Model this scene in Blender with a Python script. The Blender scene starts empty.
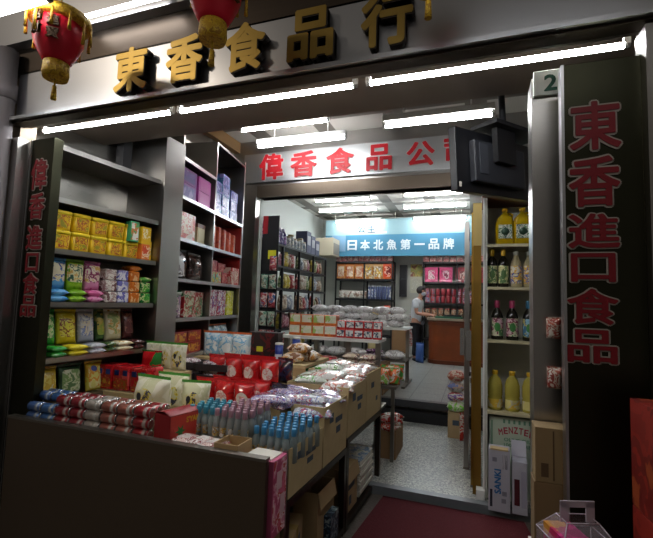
import bpy, bmesh, math, random
from mathutils import Vector, Matrix
SC = bpy.context.scene
COL = SC.collection
R = math.radians
random.seed(7)

# ------------------------------------------------------------------ camera, world, exposure
cam = bpy.data.cameras.new('camera'); camo = bpy.data.objects.new('camera', cam); COL.objects.link(camo)
cam.sensor_fit = 'HORIZONTAL'; cam.sensor_width = 36; cam.lens = 420.0/653*36; cam.clip_start = .05
_y, _p, _r = R(19.58), R(4.567), R(1.786)
_F = Vector((-math.sin(_y)*math.cos(_p), math.cos(_y)*math.cos(_p), math.sin(_p)))
_rt = Vector((math.cos(_y), math.sin(_y), 0)); _up = _rt.cross(_F)
_r2 = _rt*math.cos(_r)+_up*math.sin(_r); _u2 = _up*math.cos(_r)-_rt*math.sin(_r)
camo.matrix_world = Matrix(((_r2.x, _u2.x, -_F.x, 0), (_r2.y, _u2.y, -_F.y, 0), (_r2.z, _u2.z, -_F.z, 1.45), (0, 0, 0, 1)))
SC.camera = camo
w = bpy.data.worlds.new('night'); SC.world = w; w.use_nodes = True
w.node_tree.nodes['Background'].inputs[0].default_value = (.75, .68, .6, 1)
w.node_tree.nodes['Background'].inputs[1].default_value = .12
SC.view_settings.view_transform = 'Standard'; SC.view_settings.look = 'None'
SC.view_settings.gamma = 1; SC.view_settings.use_curve_mapping = False
SC.view_settings.exposure = 0.0
sl = bpy.data.lights.new('added_facade_fill', 'POINT'); sl.energy = 250; sl.color = (1, .86, .7); sl.shadow_soft_size = .35  # warm point light added out of view to brighten the facade and its steel
slo = bpy.data.objects.new('added_facade_fill_light', sl); COL.objects.link(slo); slo.location = (-5.6, -3.0, 5.4)
E_FRONT, E_IN, E_BACK, E_CANOPY = 72, 74, 115, 22       # strengths of the fluorescent tubes

# ------------------------------------------------------------------ materials
MATS = {}
def srgb(h):
    h = h.lstrip('#'); v = [int(h[i:i+2], 16)/255 for i in (0, 2, 4)]
    return tuple((c/12.92 if c <= .04045 else ((c+.055)/1.055)**2.4) for c in v)+(1,)
def mat(name, col='#808080', rough=.5, metal=0, spec=.5, emit=0, trans=0, alpha=1, coat=0, ior=1.45, bump=0, bscale=60, var=0, vscale=8):
    if name in MATS: return MATS[name]
    m = bpy.data.materials.new(name); m.use_nodes = True; nt = m.node_tree; b = nt.nodes['Principled BSDF']
    c = srgb(col) if isinstance(col, str) else col
    b.inputs['Base Color'].default_value = c; b.inputs['Roughness'].default_value = rough
    b.inputs['Metallic'].default_value = metal; b.inputs['Specular IOR Level'].default_value = spec
    b.inputs['Transmission Weight'].default_value = trans; b.inputs['Alpha'].default_value = alpha
    b.inputs['Coat Weight'].default_value = coat; b.inputs['IOR'].default_value = ior
    if emit:
        b.inputs['Emission Color'].default_value = c; b.inputs['Emission Strength'].default_value = emit
    if bump or var:
        tc = nt.nodes.new('ShaderNodeTexCoord')
        if var:
            n = nt.nodes.new('ShaderNodeTexNoise'); n.inputs['Scale'].default_value = vscale; n.inputs['Detail'].default_value = 4
            nt.links.new(tc.outputs['Object'], n.inputs['Vector'])
            mx = nt.nodes.new('ShaderNodeMix'); mx.data_type = 'RGBA'
            mx.inputs[6].default_value = tuple(x*(1-var) for x in c[:3])+(1,); mx.inputs[7].default_value = tuple(min(1, x*(1+var)) for x in c[:3])+(1,)
            nt.links.new(n.outputs['Fac'], mx.inputs[0]); nt.links.new(mx.outputs[2], b.inputs['Base Color'])
        if bump:
            n2 = nt.nodes.new('ShaderNodeTexNoise'); n2.inputs['Scale'].default_value = bscale; n2.inputs['Detail'].default_value = 3
            nt.links.new(tc.outputs['Object'], n2.inputs['Vector'])
            bp = nt.nodes.new('ShaderNodeBump'); bp.inputs['Strength'].default_value = bump; bp.inputs['Distance'].default_value = .01
            nt.links.new(n2.outputs['Fac'], bp.inputs['Height']); nt.links.new(bp.outputs[0], b.inputs['Normal'])
    MATS[name] = m; return m
def brushed(name, col, rough=.3, stretch=(1, 1, 60), amp=.15, spec_col_var=.12, bands=.0):
    """stainless sheet: fine brushing lines drive roughness and a slight tone variation"""
    if name in MATS: return MATS[name]
    m = bpy.data.materials.new(name); m.use_nodes = True; nt = m.node_tree; b = nt.nodes['Principled BSDF']
    c = srgb(col); b.inputs['Metallic'].default_value = 1
    tc = nt.nodes.new('ShaderNodeTexCoord'); mp = nt.nodes.new('ShaderNodeMapping'); mp.inputs['Scale'].default_value = stretch
    n = nt.nodes.new('ShaderNodeTexNoise'); n.inputs['Scale'].default_value = 6; n.inputs['Detail'].default_value = 5
    nt.links.new(tc.outputs['Object'], mp.inputs[0]); nt.links.new(mp.outputs[0], n.inputs['Vector'])
    mr = nt.nodes.new('ShaderNodeMapRange'); mr.inputs[3].default_value = rough-amp/2; mr.inputs[4].default_value = rough+amp/2
    nt.links.new(n.outputs['Fac'], mr.inputs[0]); nt.links.new(mr.outputs[0], b.inputs['Roughness'])
    mx = nt.nodes.new('ShaderNodeMix'); mx.data_type = 'RGBA'
    mx.inputs[6].default_value = tuple(x*(1-spec_col_var) for x in c[:3])+(1,); mx.inputs[7].default_value = tuple(min(1, x*(1+spec_col_var)) for x in c[:3])+(1,)
    nt.links.new(n.outputs['Fac'], mx.inputs[0]); nt.links.new(mx.outputs[2], b.inputs['Base Color'])
    MATS[name] = m; return m
def prt(name, cols, scale=18, rough=.3, coat=.0, stretch=(1, 1, 1), warp=.5):
    """printed packaging: irregular colour patches, different on every object"""
    if name in MATS: return MATS[name]
    m = bpy.data.materials.new(name); m.use_nodes = True; nt = m.node_tree; b = nt.nodes['Principled BSDF']
    b.inputs['Roughness'].default_value = rough; b.inputs['Coat Weight'].default_value = coat
    tc = nt.nodes.new('ShaderNodeTexCoord'); oi = nt.nodes.new('ShaderNodeObjectInfo')
    ml = nt.nodes.new('ShaderNodeMath'); ml.operation = 'MULTIPLY'; ml.inputs[1].default_value = 37.0
    nt.links.new(oi.outputs['Random'], ml.inputs[0])
    mp = nt.nodes.new('ShaderNodeMapping'); mp.inputs['Scale'].default_value = stretch
    nt.links.new(tc.outputs['Object'], mp.inputs[0])
    cb = nt.nodes.new('ShaderNodeVectorMath'); cb.operation = 'ADD'
    nt.links.new(mp.outputs[0], cb.inputs[0]); nt.links.new(ml.outputs[0], cb.inputs[1])
    n = nt.nodes.new('ShaderNodeTexNoise'); n.inputs['Scale'].default_value = scale*1.0; n.inputs['Detail'].default_value = 3
    n.inputs['Distortion'].default_value = warp; n.inputs['Roughness'].default_value = .6
    nt.links.new(cb.outputs[0], n.inputs['Vector'])
    cr = nt.nodes.new('ShaderNodeValToRGB'); cr.color_ramp.interpolation = 'CONSTANT'
    k = len(cols); el = cr.color_ramp.elements
    for i, cc in enumerate(cols):
        pos = 0 if i == 0 else .5+.27*(i/k-.5)
        e = el[i] if i < 2 else el.new(pos)
        e.position = pos; e.color = srgb(cc)
    nt.links.new(n.outputs['Fac'], cr.inputs[0]); nt.links.new(cr.outputs[0], b.inputs['Base Color'])
    MATS[name] = m; return m

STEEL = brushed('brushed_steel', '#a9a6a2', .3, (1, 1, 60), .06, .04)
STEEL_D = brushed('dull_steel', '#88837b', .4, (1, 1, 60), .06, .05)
STEEL_B = brushed('brown_tinted_steel', '#73675b', .46, (60, 1, 1), .06, .05)
STEEL_P = brushed('polished_steel', '#b9babd', .33, (1, 1, 50), .03, .03)
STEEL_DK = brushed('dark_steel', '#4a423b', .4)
WHITE = mat('white_paint', '#d8d8d4', .5)
BLACK = mat('black_plastic', '#15161a', .35)
BLACKM = mat('black_metal', '#17171a', .5)
CARD = mat('cardboard', '#a98f68', .8, var=.12, vscale=20)
CARD2 = mat('pale_cardboard', '#bda87e', .8, var=.12, vscale=20)
WOODB = mat('brown_wood', '#6b3418', .4, var=.3, vscale=6)
GOLD = mat('gold_trim', '#b08a3e', .35, 1)
CLEAR = mat('clear_glass', '#eef4f2', .03, trans=1, ior=1.1)
PET = mat('clear_plastic', '#e4eef0', .12, trans=.75, ior=1.2)
REDP = mat('red_letter', '#7c0f1d', .5); OUTW = mat('letter_outline', '#a8a199', .5)
PAPER = mat('white_paper', '#d9d6cc', .7)

# ------------------------------------------------------------------ mesh helpers
def link(name, bm, mats, parent=None, loc=None, rz=0, smooth=False):
    me = bpy.data.meshes.new(name); bm.normal_update(); bm.to_mesh(me); bm.free()
    for m in (mats if isinstance(mats, (list, tuple)) else [mats]): me.materials.append(m)
    if smooth:
        for p in me.polygons: p.use_smooth = True
    o = bpy.data.objects.new(name, me); COL.objects.link(o)
    if parent: o.parent = parent
    if loc: o.location = loc
    o.rotation_euler = (0, 0, rz); return o
def box(bm, x0, x1, y0, y1, z0, z1, mi=0, bev=0):
    vs = [bm.verts.new((x, y, z)) for z in (z0, z1) for y in (y0, y1) for x in (x0, x1)]
    fs = [bm.faces.new([vs[i] for i in f]) for f in ((0, 2, 3, 1), (4, 5, 7, 6), (0, 1, 5, 4), (2, 6, 7, 3), (0, 4, 6, 2), (1, 3, 7, 5))]
    for f in fs: f.material_index = mi
    if bev:
        es = list({e for f in fs for e in f.edges})
        bmesh.ops.bevel(bm, geom=es, offset=bev, segments=2, profile=.6, affect='EDGES', clamp_overlap=True)
    return fs
def bx(name, x0, x1, y0, y1, z0, z1, m, parent=None, bev=0):
    bm = bmesh.new(); box(bm, x0, x1, y0, y1, z0, z1, 0, bev); return link(name, bm, m, parent)
def tube(bm, p0, p1, r, n=10, mi=0, r1=None, caps=True):
    p0, p1 = Vector(p0), Vector(p1); d = (p1-p0).normalized(); a = d.orthogonal().normalized(); b = d.cross(a); r1 = r if r1 is None else r1
    A = [bm.verts.new(p0+(a*math.cos(t)+b*math.sin(t))*r) for t in [2*math.pi*i/n for i in range(n)]]
    B = [bm.verts.new(p1+(a*math.cos(t)+b*math.sin(t))*r1) for t in [2*math.pi*i/n for i in range(n)]]
    for i in range(n):
        f = bm.faces.new((A[i], A[(i+1) % n], B[(i+1) % n], B[i])); f.material_index = mi; f.smooth = True
    if caps:
        for q in (A[::-1], B):
            f = bm.faces.new(q); f.material_index = mi
def lathe(bm, prof, n=16, mi=0, sx=1, sy=1, flutes=0, fa=0):
    rings = []
    for r, z in prof:
        ring = []
        for i in range(n):
            t = 2*math.pi*i/n; rr = r*(1+fa*math.cos(flutes*t)) if flutes else r
            ring.append(bm.verts.new((rr*math.cos(t)*sx, rr*math.sin(t)*sy, z)))
        rings.append(ring)
    for a, b in zip(rings, rings[1:]):
        for i in range(n):
            f = bm.faces.new((a[i], a[(i+1) % n], b[(i+1) % n], b[i])); f.material_index = mi; f.smooth = True
    for q in (rings[0][::-1], rings[-1]):
        f = bm.faces.new(q); f.material_index = mi
def sup(bm, prof, n=24, e=4, mi=0):
    """stack of superellipse rings (hx, hy, z): tubs, jugs"""
    rings = []
    for hx, hy, z in prof:
        ring = []
        for i in range(n):
            t = 2*math.pi*i/n; c, s = math.cos(t), math.sin(t)
            ring.append(bm.verts.new((hx*math.copysign(abs(c)**(2/e), c), hy*math.copysign(abs(s)**(2/e), s), z)))
        rings.append(ring)
    for a, b in zip(rings, rings[1:]):
        for i in range(n):
            f = bm.faces.new((a[i], a[(i+1) % n], b[(i+1) % n], b[i])); f.material_index = mi; f.smooth = True
    for q in (rings[0][::-1], rings[-1]):
        f = bm.faces.new(q); f.material_index = mi
def empty(name, loc=(0, 0, 0), rz=0):
    o = bpy.data.objects.new(name, None); COL.objects.link(o); o.location = loc; o.rotation_euler = (0, 0, rz); o.empty_display_size = .1; return o
def tag(o, label, cat, group=None):
    o['label'] = label; o['category'] = cat
    if group: o['group'] = group
    elif 'group' in o: del o['group']
    return o
def struct(o): o['kind'] = 'structure'; return o
KIDS = {}
def tree_copy(o, parent=None):
    c = o.copy(); COL.objects.link(c)
    if parent: c.parent = parent
    for ch in list(o.children): tree_copy(ch, c)
    return c
PROTO = {}
def put(key, maker, loc, rz, label, cat, group=None, tilt=0, scale=None, lean=0):
    """first use builds the thing, later uses copy it with its parts"""
    if key in PROTO: o = tree_copy(PROTO[key])
    else: o = maker(); PROTO[key] = o
    o.location = loc; o.rotation_euler = (lean, tilt, rz); o.scale = scale if scale else (1, 1, 1)
    return tag(o, label, cat, group)
class Frame:
    """a run of shelving: along / depth / up, front faces local -y"""
    def __init__(s, x, y, deg): s.o = Vector((x, y, 0)); s.a = R(deg); s.c, s.s = math.cos(s.a), math.sin(s.a)
    def p(s, a, d, z): return (s.o.x+a*s.c-d*s.s, s.o.y+a*s.s+d*s.c, z)
ORD = 'first second third fourth fifth sixth seventh eighth ninth tenth eleventh twelfth thirteenth fourteenth fifteenth sixteenth seventeenth eighteenth nineteenth twentieth'.split()
def text_mesh(body, bold=0, ext=.5):
    """one string as a mesh, centred; bold thickens the strokes by shifted copies of the glyph outline"""
    c = bpy.data.curves.new('t', 'FONT'); c.body = body; c.extrude = ext; c.align_x = 'CENTER'; c.align_y = 'CENTER'; c.resolution_u = 3
    o = bpy.data.objects.new('t', c); COL.objects.link(o)
    me = bpy.data.meshes.new_from_object(o.evaluated_get(bpy.context.evaluated_depsgraph_get()))
    bpy.data.objects.remove(o); bpy.data.curves.remove(c)
    if bold:
        bm = bmesh.new(); n = 8 if bold < .04 else 12
        for k in range(n):
            t = 2*math.pi*(k+.5)/n; k0 = len(bm.verts); bm.from_mesh(me); bm.verts.ensure_lookup_table()
            for v in bm.verts[k0:]: v.co.x += bold*math.cos(t); v.co.y += bold*math.sin(t); v.co.z += .03*k
        bm.to_mesh(me); bm.free()
    xs = [v.co.x for v in me.vertices]; ys = [v.co.y for v in me.vertices]
    cx, cy = (min(xs)+max(xs))/2, (min(ys)+max(ys))/2; sw, sh = max(xs)-min(xs), max(ys)-min(ys)
    for v in me.vertices: v.co.x -= cx; v.co.y -= cy
    return me, sw, sh
FIT = [1, 1]
def text_obj(name, body, m, parent, loc, wid, hei, bold=0, depth=.004, rot=(R(90), 0, 0), same=False):
    """text fitted to wid x hei, standing upright facing local -y by default; same=True keeps the last scale"""
    me, sw, sh = text_mesh(body, bold)
    if not same: FIT[0], FIT[1] = wid/sw, hei/sh
    for v in me.vertices: v.co.x *= FIT[0]; v.co.y *= FIT[1]; v.co.z *= depth
    me.materials.clear(); me.materials.append(m)
    o = bpy.data.objects.new(name, me); COL.objects.link(o)
    if parent: o.parent = parent
    o.location = loc; o.rotation_euler = rot; return o

# ------------------------------------------------------------------ packaging
def bag_surf(u, v, w, h, d, side, seed=0, seal=.07):
    g = min(1, max(0, v/.16))**.5*min(1, max(0, (1-seal-v)/.3))**.6 if v < 1-seal else 0
    t = d/2*max(0, 1-abs(u)**2.6)**.6*g+.0015
    wr = .012*w*math.sin(9*u+seed*3.1+5*v)*math.sin(13*v+seed)*g
    x = u*w/2*(1-.07*g)+.01*w*math.sin(7*v+seed)
    return x, side*(t+wr*.5), v*h
def bag_maker(name, w, h, d, body, label=None, seal_m=None, shape='oval', lab=(0, .45, .62, .3), lying=False, seed=0, emblem=None):
    def xf(p): return (p[0], p[2]-h/2, -p[1]+d/2) if lying else p
    def patch(nm, m, cu, cv, ru, rv, e, off, parent):
        bm = bmesh.new(); n, k = 20, 4; rings = []
        c0 = bag_surf(cu, cv, w, h, d, -1, seed); ctr = bm.verts.new(xf((c0[0], c0[1]-off, c0[2])))
        for j in range(1, k+1):
            ring = []
            for i in range(n):
                t = 2*math.pi*i/n; c, s = math.cos(t), math.sin(t)
                uu = cu+ru*j/k*math.copysign(abs(c)**(2/e), c); vv = cv+rv*j/k*math.copysign(abs(s)**(2/e), s)
                q = bag_surf(max(-.97, min(.97, uu)), max(.03, min(.97, vv)), w, h, d, -1, seed); ring.append(bm.verts.new(xf((q[0], q[1]-off, q[2]))))
            rings.append(ring)
        for i in range(n): bm.faces.new((ctr, rings[0][i], rings[0][(i+1) % n]))
        for a, b in zip(rings, rings[1:]):
            for i in range(n): bm.faces.new((a[i], b[i], b[(i+1) % n], a[(i+1) % n]))
        return link(nm, bm, m, parent, smooth=True)
    def mk():
        bm = bmesh.new(); nx, nz = 12, 14; seal = .07; grid = {}
        for s in (-1, 1):
            for i in range(nx+1):
                for j in range(nz+1):
                    u, v = -1+2*i/nx, j/nz*(1-seal)
                    if s == 1 and (i in (0, nx) or j == nz): grid[s, i, j] = grid[-1, i, j]; continue
                    p = bag_surf(u, v, w, h, d, s, seed) if not (i in (0, nx)) else (bag_surf(u, v, w, h, d, s, seed)[0], 0, v*h)
                    if j == nz: p = (p[0], 0, p[2])
                    grid[s, i, j] = bm.verts.new(xf(p))
            for i in range(nx):
                for j in range(nz):
                    q = [grid[s, i, j], grid[s, i+1, j], grid[s, i+1, j+1], grid[s, i, j+1]]
                    if s == 1: q.reverse()
                    bm.faces.new(q)
        bot = [grid[-1, i, 0] for i in range(nx+1)]+[grid[1, i, 0] for i in range(nx-1, 0, -1)]
        try: bm.faces.new(bot[::-1])
        except Exception: pass
        o = link(name, bm, body, smooth=True)
        bm = bmesh.new()      # crimped top edge
        n = 22; a = []; b = []
        for i in range(n+1):
            u = -1+2*i/n; q = bag_surf(u, 1-seal, w, h, d, -1, seed); zz = .0012*(1 if i % 2 else -1)
            a.append(bm.verts.new(xf((q[0], zz, h*(1-seal))))); b.append(bm.verts.new(xf((q[0]*1.01, zz, h+(.003*h if i % 2 else 0)))))
        for i in range(n): bm.faces.new((a[i], a[i+1], b[i+1], b[i]))
        link('top_seal', bm, seal_m or body, o)
        if label: patch('front_label', label, lab[0], lab[1], lab[2], lab[3], 2 if shape == 'oval' else 6, .0015, o)
        if emblem: patch('emblem', emblem[0], *emblem[1:], 2, .003, o)
        return o
    return mk
def box_maker(name, w, d, h, body, label=None, lab=(.0, .5, .7, .6), top=None, bev=.002, side=None):
    def mk():
        bm = bmesh.new(); box(bm, -w/2, w/2, 0, d, 0, h, 0, bev); o = link(name, bm, body)
        if label:
            cx, cz, lw, lh = lab[0]*w, lab[1]*h, lab[2]*w, lab[3]*h
            bx('front_label', cx-lw/2, cx+lw/2, -.0012, .0005, cz-lh/2, cz+lh/2, label, o)
        if top: bx('lid', -w/2-.002, w/2+.002, -.002, d+.002, h*.82, h+.002, top, o, .001)
        if side: bx('side_label', w/2-.0005, w/2+.001, d*.15, d*.85, h*.15, h*.85, side, o)
        return o
    return mk
def tub_maker(name, w, d, h, body, lid, label):
    def mk():
        bm = bmesh.new(); sup(bm, [(w*.43, d*.43, 0), (w*.45, d*.45, .004), (w*.485, d*.485, h*.84)], 28, 6)
        o = link(name, bm, body, smooth=False)
        for v in o.data.vertices: v.co.y += d/2
        bm = bmesh.new(); sup(bm, [(w*.5, d*.5, h*.8), (w*.5, d*.5, h*.97), (w*.47, d*.47, h), (w*.4, d*.4, h*.985)], 28, 6)
        for v in bm.verts: v.co.y += d/2
        link('lid', bm, lid, o)
        bm = bmesh.new(); y0, y1 = d/2-d*.452-.002, d/2-d*.483-.002
        q = [bm.verts.new(p) for p in ((-w*.32, y0, h*.12), (w*.32, y0, h*.12), (w*.34, y1, h*.76), (-w*.34, y1, h*.76))]; bm.faces.new(q)
        link('front_label', bm, label, o); return o
    return mk
def bottle_maker(name, prof, body, cap, capr, capz, label=None, labr=None, n=18, sx=1, sy=1, emblem=None, seal=None):
    def mk():
        bm = bmesh.new(); lathe(bm, prof, n, 0, sx, sy); o = link(name, bm, body)
        bm = bmesh.new(); lathe(bm, [(capr, capz[0]), (capr*1.03, capz[0]+.002), (capr*1.03, capz[1]-.003), (capr*.9, capz[1])], 14); link('cap', bm, cap, o)
        if label:
            bm = bmesh.new(); rr, z0, z1 = labr
            A = []; m = 14
            for k in range(m+1):
                t = R(-90-70+140*k/m); A.append((bm.verts.new((rr*math.cos(t)*sx, rr*math.sin(t)*sy, z0)), bm.verts.new((rr*math.cos(t)*sx, rr*math.sin(t)*sy, z1))))
            for a, b in zip(A, A[1:]):
                f = bm.faces.new((a[0], b[0], b[1], a[1])); f.smooth = True
            lo = link('front_label', bm, label, o)
            if emblem:
                bm = bmesh.new(); c = bm.verts.new((0, -rr*sy-.002, (z0+z1)/2)); ring = [bm.verts.new((rr*.5*math.cos(t)*sx, -rr*sy*(1-.12*abs(math.cos(t)))-.0012, (z0+z1)/2+(z1-z0)*.25*math.sin(t))) for t in [2*math.pi*i/14 for i in range(14)]]
                for i in range(14): bm.faces.new((c, ring[i], ring[(i+1) % 14]))
                link('emblem', bm, emblem, lo)
        if seal:
            bm = bmesh.new(); lathe(bm, [(seal[1], seal[2]), (seal[1], seal[3])], 14); link('neck_seal', bm, seal[0], o)
        return o
    return mk
def carton_maker(w, d, h, m, opened=True, marks=(), flaps=(), print_m=None, tape=False, fill=.006):
    """corrugated carton, front faces -y; open ones have real walls"""
    def mk():
        bm = bmesh.new(); t = .006
        if opened:
            box(bm, -w/2, w/2, 0, d, 0, fill); box(bm, -w/2, w/2, 0, t, fill, h); box(bm, -w/2, w/2, d-t, d, fill, h)
            box(bm, -w/2, -w/2+t, t, d-t, fill, h); box(bm, w/2-t, w/2, t, d-t, fill, h)
        else: box(bm, -w/2, w/2, 0, d, 0, h, 0, .003)
        o = link('cardboard_carton', bm, m)
        for i, (x, z, mw, mh) in enumerate(marks): bx('printed_mark', x*w-mw*w/2, x*w+mw*w/2, -.0012, .0005, z*h-mh*h/2, z*h+mh*h/2, print_m or mat('carton_ink', '#3d4a5a', .8), o)
        for s in flaps:
            bm = bmesh.new()
            if s == 'front': vs = [(-w/2, 0, h), (w/2, 0, h), (w/2, -.02, h-.09), (-w/2, -.02, h-.09)]
            elif s == 'back': vs = [(-w/2, d, h), (w/2, d, h), (w/2, d+.05, h+.1), (-w/2, d+.05, h+.1)]
            elif s == 'side': vs = [(w/2, 0, h), (w/2, d, h), (w/2+.02, d, h-.09), (w/2+.02, 0, h-.09)]
            else: vs = [(-w/2, 0, h), (-w/2, d, h), (-w/2-.07, d, h+.07), (-w/2-.07, 0, h+.07)]
            lo = [bm.verts.new(v) for v in vs]; hi = [bm.verts.new((v[0], v[1], v[2]+.004)) for v in vs]
            bm.faces.new(lo); bm.faces.new(hi[::-1])
            for i in range(4): bm.faces.new((lo[i], hi[i], hi[(i+1) % 4], lo[(i+1) % 4]))
            link('flap', bm, m, o)
        if tape: bx('tape', -.025, .025, -.001, d+.001, h-.06, h+.001, mat('packing_tape', '#b59a62', .25), o)
        return o
    return mk
# ================================================================== STRUCTURE
def sbx(name, *a, m=None, bev=0): return struct(bx(name, *a, m, None, bev))
ASPH = mat('pavement', '#565049', .55, bump=.4, bscale=90, var=.35, vscale=40)
def terrazzo(name, a, b, c, scale, rough, tile=None):
    m = bpy.data.materials.new(name); m.use_nodes = True; nt = m.node_tree; p = nt.nodes['Principled BSDF']; p.inputs['Roughness'].default_value = rough
    tc = nt.nodes.new('ShaderNodeTexCoord'); v = nt.nodes.new('ShaderNodeTexVoronoi'); v.inputs['Scale'].default_value = scale
    nt.links.new(tc.outputs['Object'], v.inputs['Vector'])
    sp = nt.nodes.new('ShaderNodeSeparateColor'); nt.links.new(v.outputs['Color'], sp.inputs[0])
    cr = nt.nodes.new('ShaderNodeValToRGB'); cr.color_ramp.interpolation = 'CONSTANT'; e = cr.color_ramp.elements
    e[0].color = srgb(a); e[1].position = .35; e[1].color = srgb(b); e2 = e.new(.75); e2.color = srgb(c)
    nt.links.new(sp.outputs[0], cr.inputs[0]); out = cr.outputs[0]
    if tile:
        br = nt.nodes.new('ShaderNodeTexBrick'); br.offset = 0; br.inputs['Scale'].default_value = 1; br.inputs['Brick Width'].default_value = tile; br.inputs['Row Height'].default_value = tile
        br.inputs['Mortar Size'].default_value = .006; br.inputs['Color1'].default_value = (1, 1, 1, 1); br.inputs['Color2'].default_value = (.9, .9, .9, 1); br.inputs['Mortar'].default_value = (.35, .35, .35, 1)
        nt.links.new(tc.outputs['Object'], br.inputs['Vector'])
        mx = nt.nodes.new('ShaderNodeMix'); mx.data_type = 'RGBA'; mx.blend_type = 'MULTIPLY'; mx.inputs[0].default_value = 1
        nt.links.new(out, mx.inputs[6]); nt.links.new(br.outputs[0], mx.inputs[7]); out = mx.outputs[2]
    nt.links.new(out, p.inputs['Base Color']); return m
TERR = terrazzo('terrazzo', '#6f7270', '#93958f', '#b9b8b0', 95, .35)
TILE = terrazzo('floor_tile', '#7d807d', '#8b8e8a', '#a2a49f', 130, .3, .4)
CEILT = None
def ceiling_mat():
    m = bpy.data.materials.new('ceiling_tile'); m.use_nodes = True; nt = m.node_tree; p = nt.nodes['Principled BSDF']; p.inputs['Roughness'].default_value = .7
    tc = nt.nodes.new('ShaderNodeTexCoord'); br = nt.nodes.new('ShaderNodeTexBrick'); br.offset = 0
    br.inputs['Scale'].default_value = 1; br.inputs['Brick Width'].default_value = .9; br.inputs['Row Height'].default_value = .9; br.inputs['Mortar Size'].default_value = .12
    br.inputs['Color1'].default_value = srgb('#c9c6bf'); br.inputs['Color2'].default_value = srgb('#bfbcb4'); br.inputs['Mortar'].default_value = srgb('#6f6a62')
    nt.links.new(tc.outputs['Object'], br.inputs['Vector']); nt.links.new(br.outputs[0], p.inputs['Base Color']); return m
CEILT = ceiling_mat()
sbx('floor_street', -6, 3, -3.5, 3.43, -.16, -.06, m=ASPH)
sbx('floor_front', -3.3, 1.2, 3.5, 5.55, -.16, 0, m=TERR)
sbx('floor_back', -3.9, 1.2, 5.55, 10.5, -.16, .25, m=TILE)
sbx('trim_1', -3.3, 1.2, 3.43, 3.5, -.16, .005, m=mat('threshold_stone', '#6f7478', .35, var=.2))
sbx('trim_2', -1.6, 1.2, 5.45, 5.55, .17, .256, m=mat('step_stone', '#3a3b3e', .3))
sbx('trim_3', -1.6, 1.2, 5.42, 5.545, .0, .13, m=mat('step_dark', '#1b1b1e', .4))
WALLP = mat('wall_paint', '#b9beb9', .6)
sbx('wall_left', -3.35, -3.2, 2.0, 5.0, -.16, 3.65, m=STEEL_D)
sbx('wall_back_room_left', -4.0, -3.85, 5.0, 10.5, 0, 3.65, m=WALLP)
sbx('wall_back', -4.0, 1.2, 10.4, 10.5, 0, 3.65, m=mat('back_wall_paint', '#a9aaa2', .6))
sbx('wall_right', .75, .9, 3.45, 10.5, -.16, 3.65, m=WALLP)
sbx('wall_partition', -3.85, -2.77, 5.03, 5.1, 0, 3.65, m=WALLP)
sbx('ceiling', -4.0, 1.2, 2.43, 10.5, 3.65, 3.75, m=CEILT)
sbx('trim_4', -3.2, -3.12, 2.9, 5.0, 3.5, 3.65, m=mat('ceiling_wood_trim', '#8a6a45', .5))
sbx('beam_inner', -3.2, .74, 5.0, 5.12, 2.84, 3.65, m=STEEL)
sbx('trim_5', -2.8, .74, 4.96, 5.14, 2.84, 3.0, m=STEEL_B)
sbx('column_inner', -3.06, -2.78, 4.90, 5.02, 0, 2.84, m=STEEL)
sbx('column_shelving', -2.72, -2.34, 2.66, 2.89, -.06, 2.75, m=STEEL)
sbx('wall_upper_rear', -3.2, -2.74, 2.0, 2.9, 2.75, 3.65, m=STEEL_D)
# facade
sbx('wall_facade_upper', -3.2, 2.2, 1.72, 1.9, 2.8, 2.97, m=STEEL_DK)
sbx('wall_facade_top', -3.2, 2.2, 1.66, 1.78, 2.97, 3.7, m=STEEL_P)
sbx('wall_facade_core', -3.0, .75, 1.77, 1.80, 2.49, 2.8, m=STEEL_D)
sbx('trim_6', -2.7, .62, 1.665, 1.70, 2.488, 2.508, m=STEEL_P)
sbx('trim_7', -2.7, .62, 1.69, 1.76, 2.478, 2.487, m=STEEL_DK)
sbx('trim_8', -2.9, .70, 1.801, 2.42, 2.62, 2.66, m=STEEL_B)
sbx('ceiling_soffit', -3.1, .74, 2.32, 2.42, 2.662, 3.75, m=STEEL_D)
sbx('column_entrance', .226, .346, 1.93, 2.06, -.06, 2.44, m=STEEL)
sbx('trim_10', -2.66, -2.61, 1.7, 1.775, -.06, 2.39, m=STEEL)
sbx('wall_side_left', -3.4, -2.66, 1.74, 1.84, -.06, 2.8, m=STEEL_B)
sbx('wall_side_left_return', -3.35, -3.2, 1.84, 2.0, -.06, 3.65, m=STEEL_D)
sbx('trim_11', .565, .60, 1.70, 1.80, -.06, 2.47, m=STEEL)
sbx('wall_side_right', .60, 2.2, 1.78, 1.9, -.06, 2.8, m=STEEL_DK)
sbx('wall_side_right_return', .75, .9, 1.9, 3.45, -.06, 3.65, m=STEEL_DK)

# lettered pillar panels ------------------------------------------------------
PANEL_G = brushed('green_brown_steel', '#38382c', .36, (1, 1, 60), .06, .05)
def lettered(name, x0, x1, y, z0, z1, chars, label, cx=None):
    o = bx(name, x0, x1, y, y+.06, z0, z1, PANEL_G, None, .002)
    bx('edge_strip', x0-.006, x0+.004, y-.006, y+.05, z0, z1, STEEL_P, o)
    for ch, x, z, wd, hh in chars:
        t = text_obj('character', ch, REDP, o, (x, y-.007, z), wd, hh, .024, .004)
        text_obj('outline', ch, OUTW, t, (0, 0, -.004), 0, 0, .06, .003, (0, 0, 0), True)
    tag(o, label, 'sign panel'); return o
lettered('pillar_sign', .312, .565, 1.75, -.06, 2.385,
    [('東', .415, 2.134, .165, .185), ('香', .409, 1.923, .163, .187), ('進', .404, 1.74, .163, .128), ('口', .40, 1.606, .14, .105), ('食', .396, 1.466, .16, .128), ('品', .392, 1.324, .155, .118)],
    'wide steel pillar panel with six red outlined characters beginning at 東')
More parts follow.
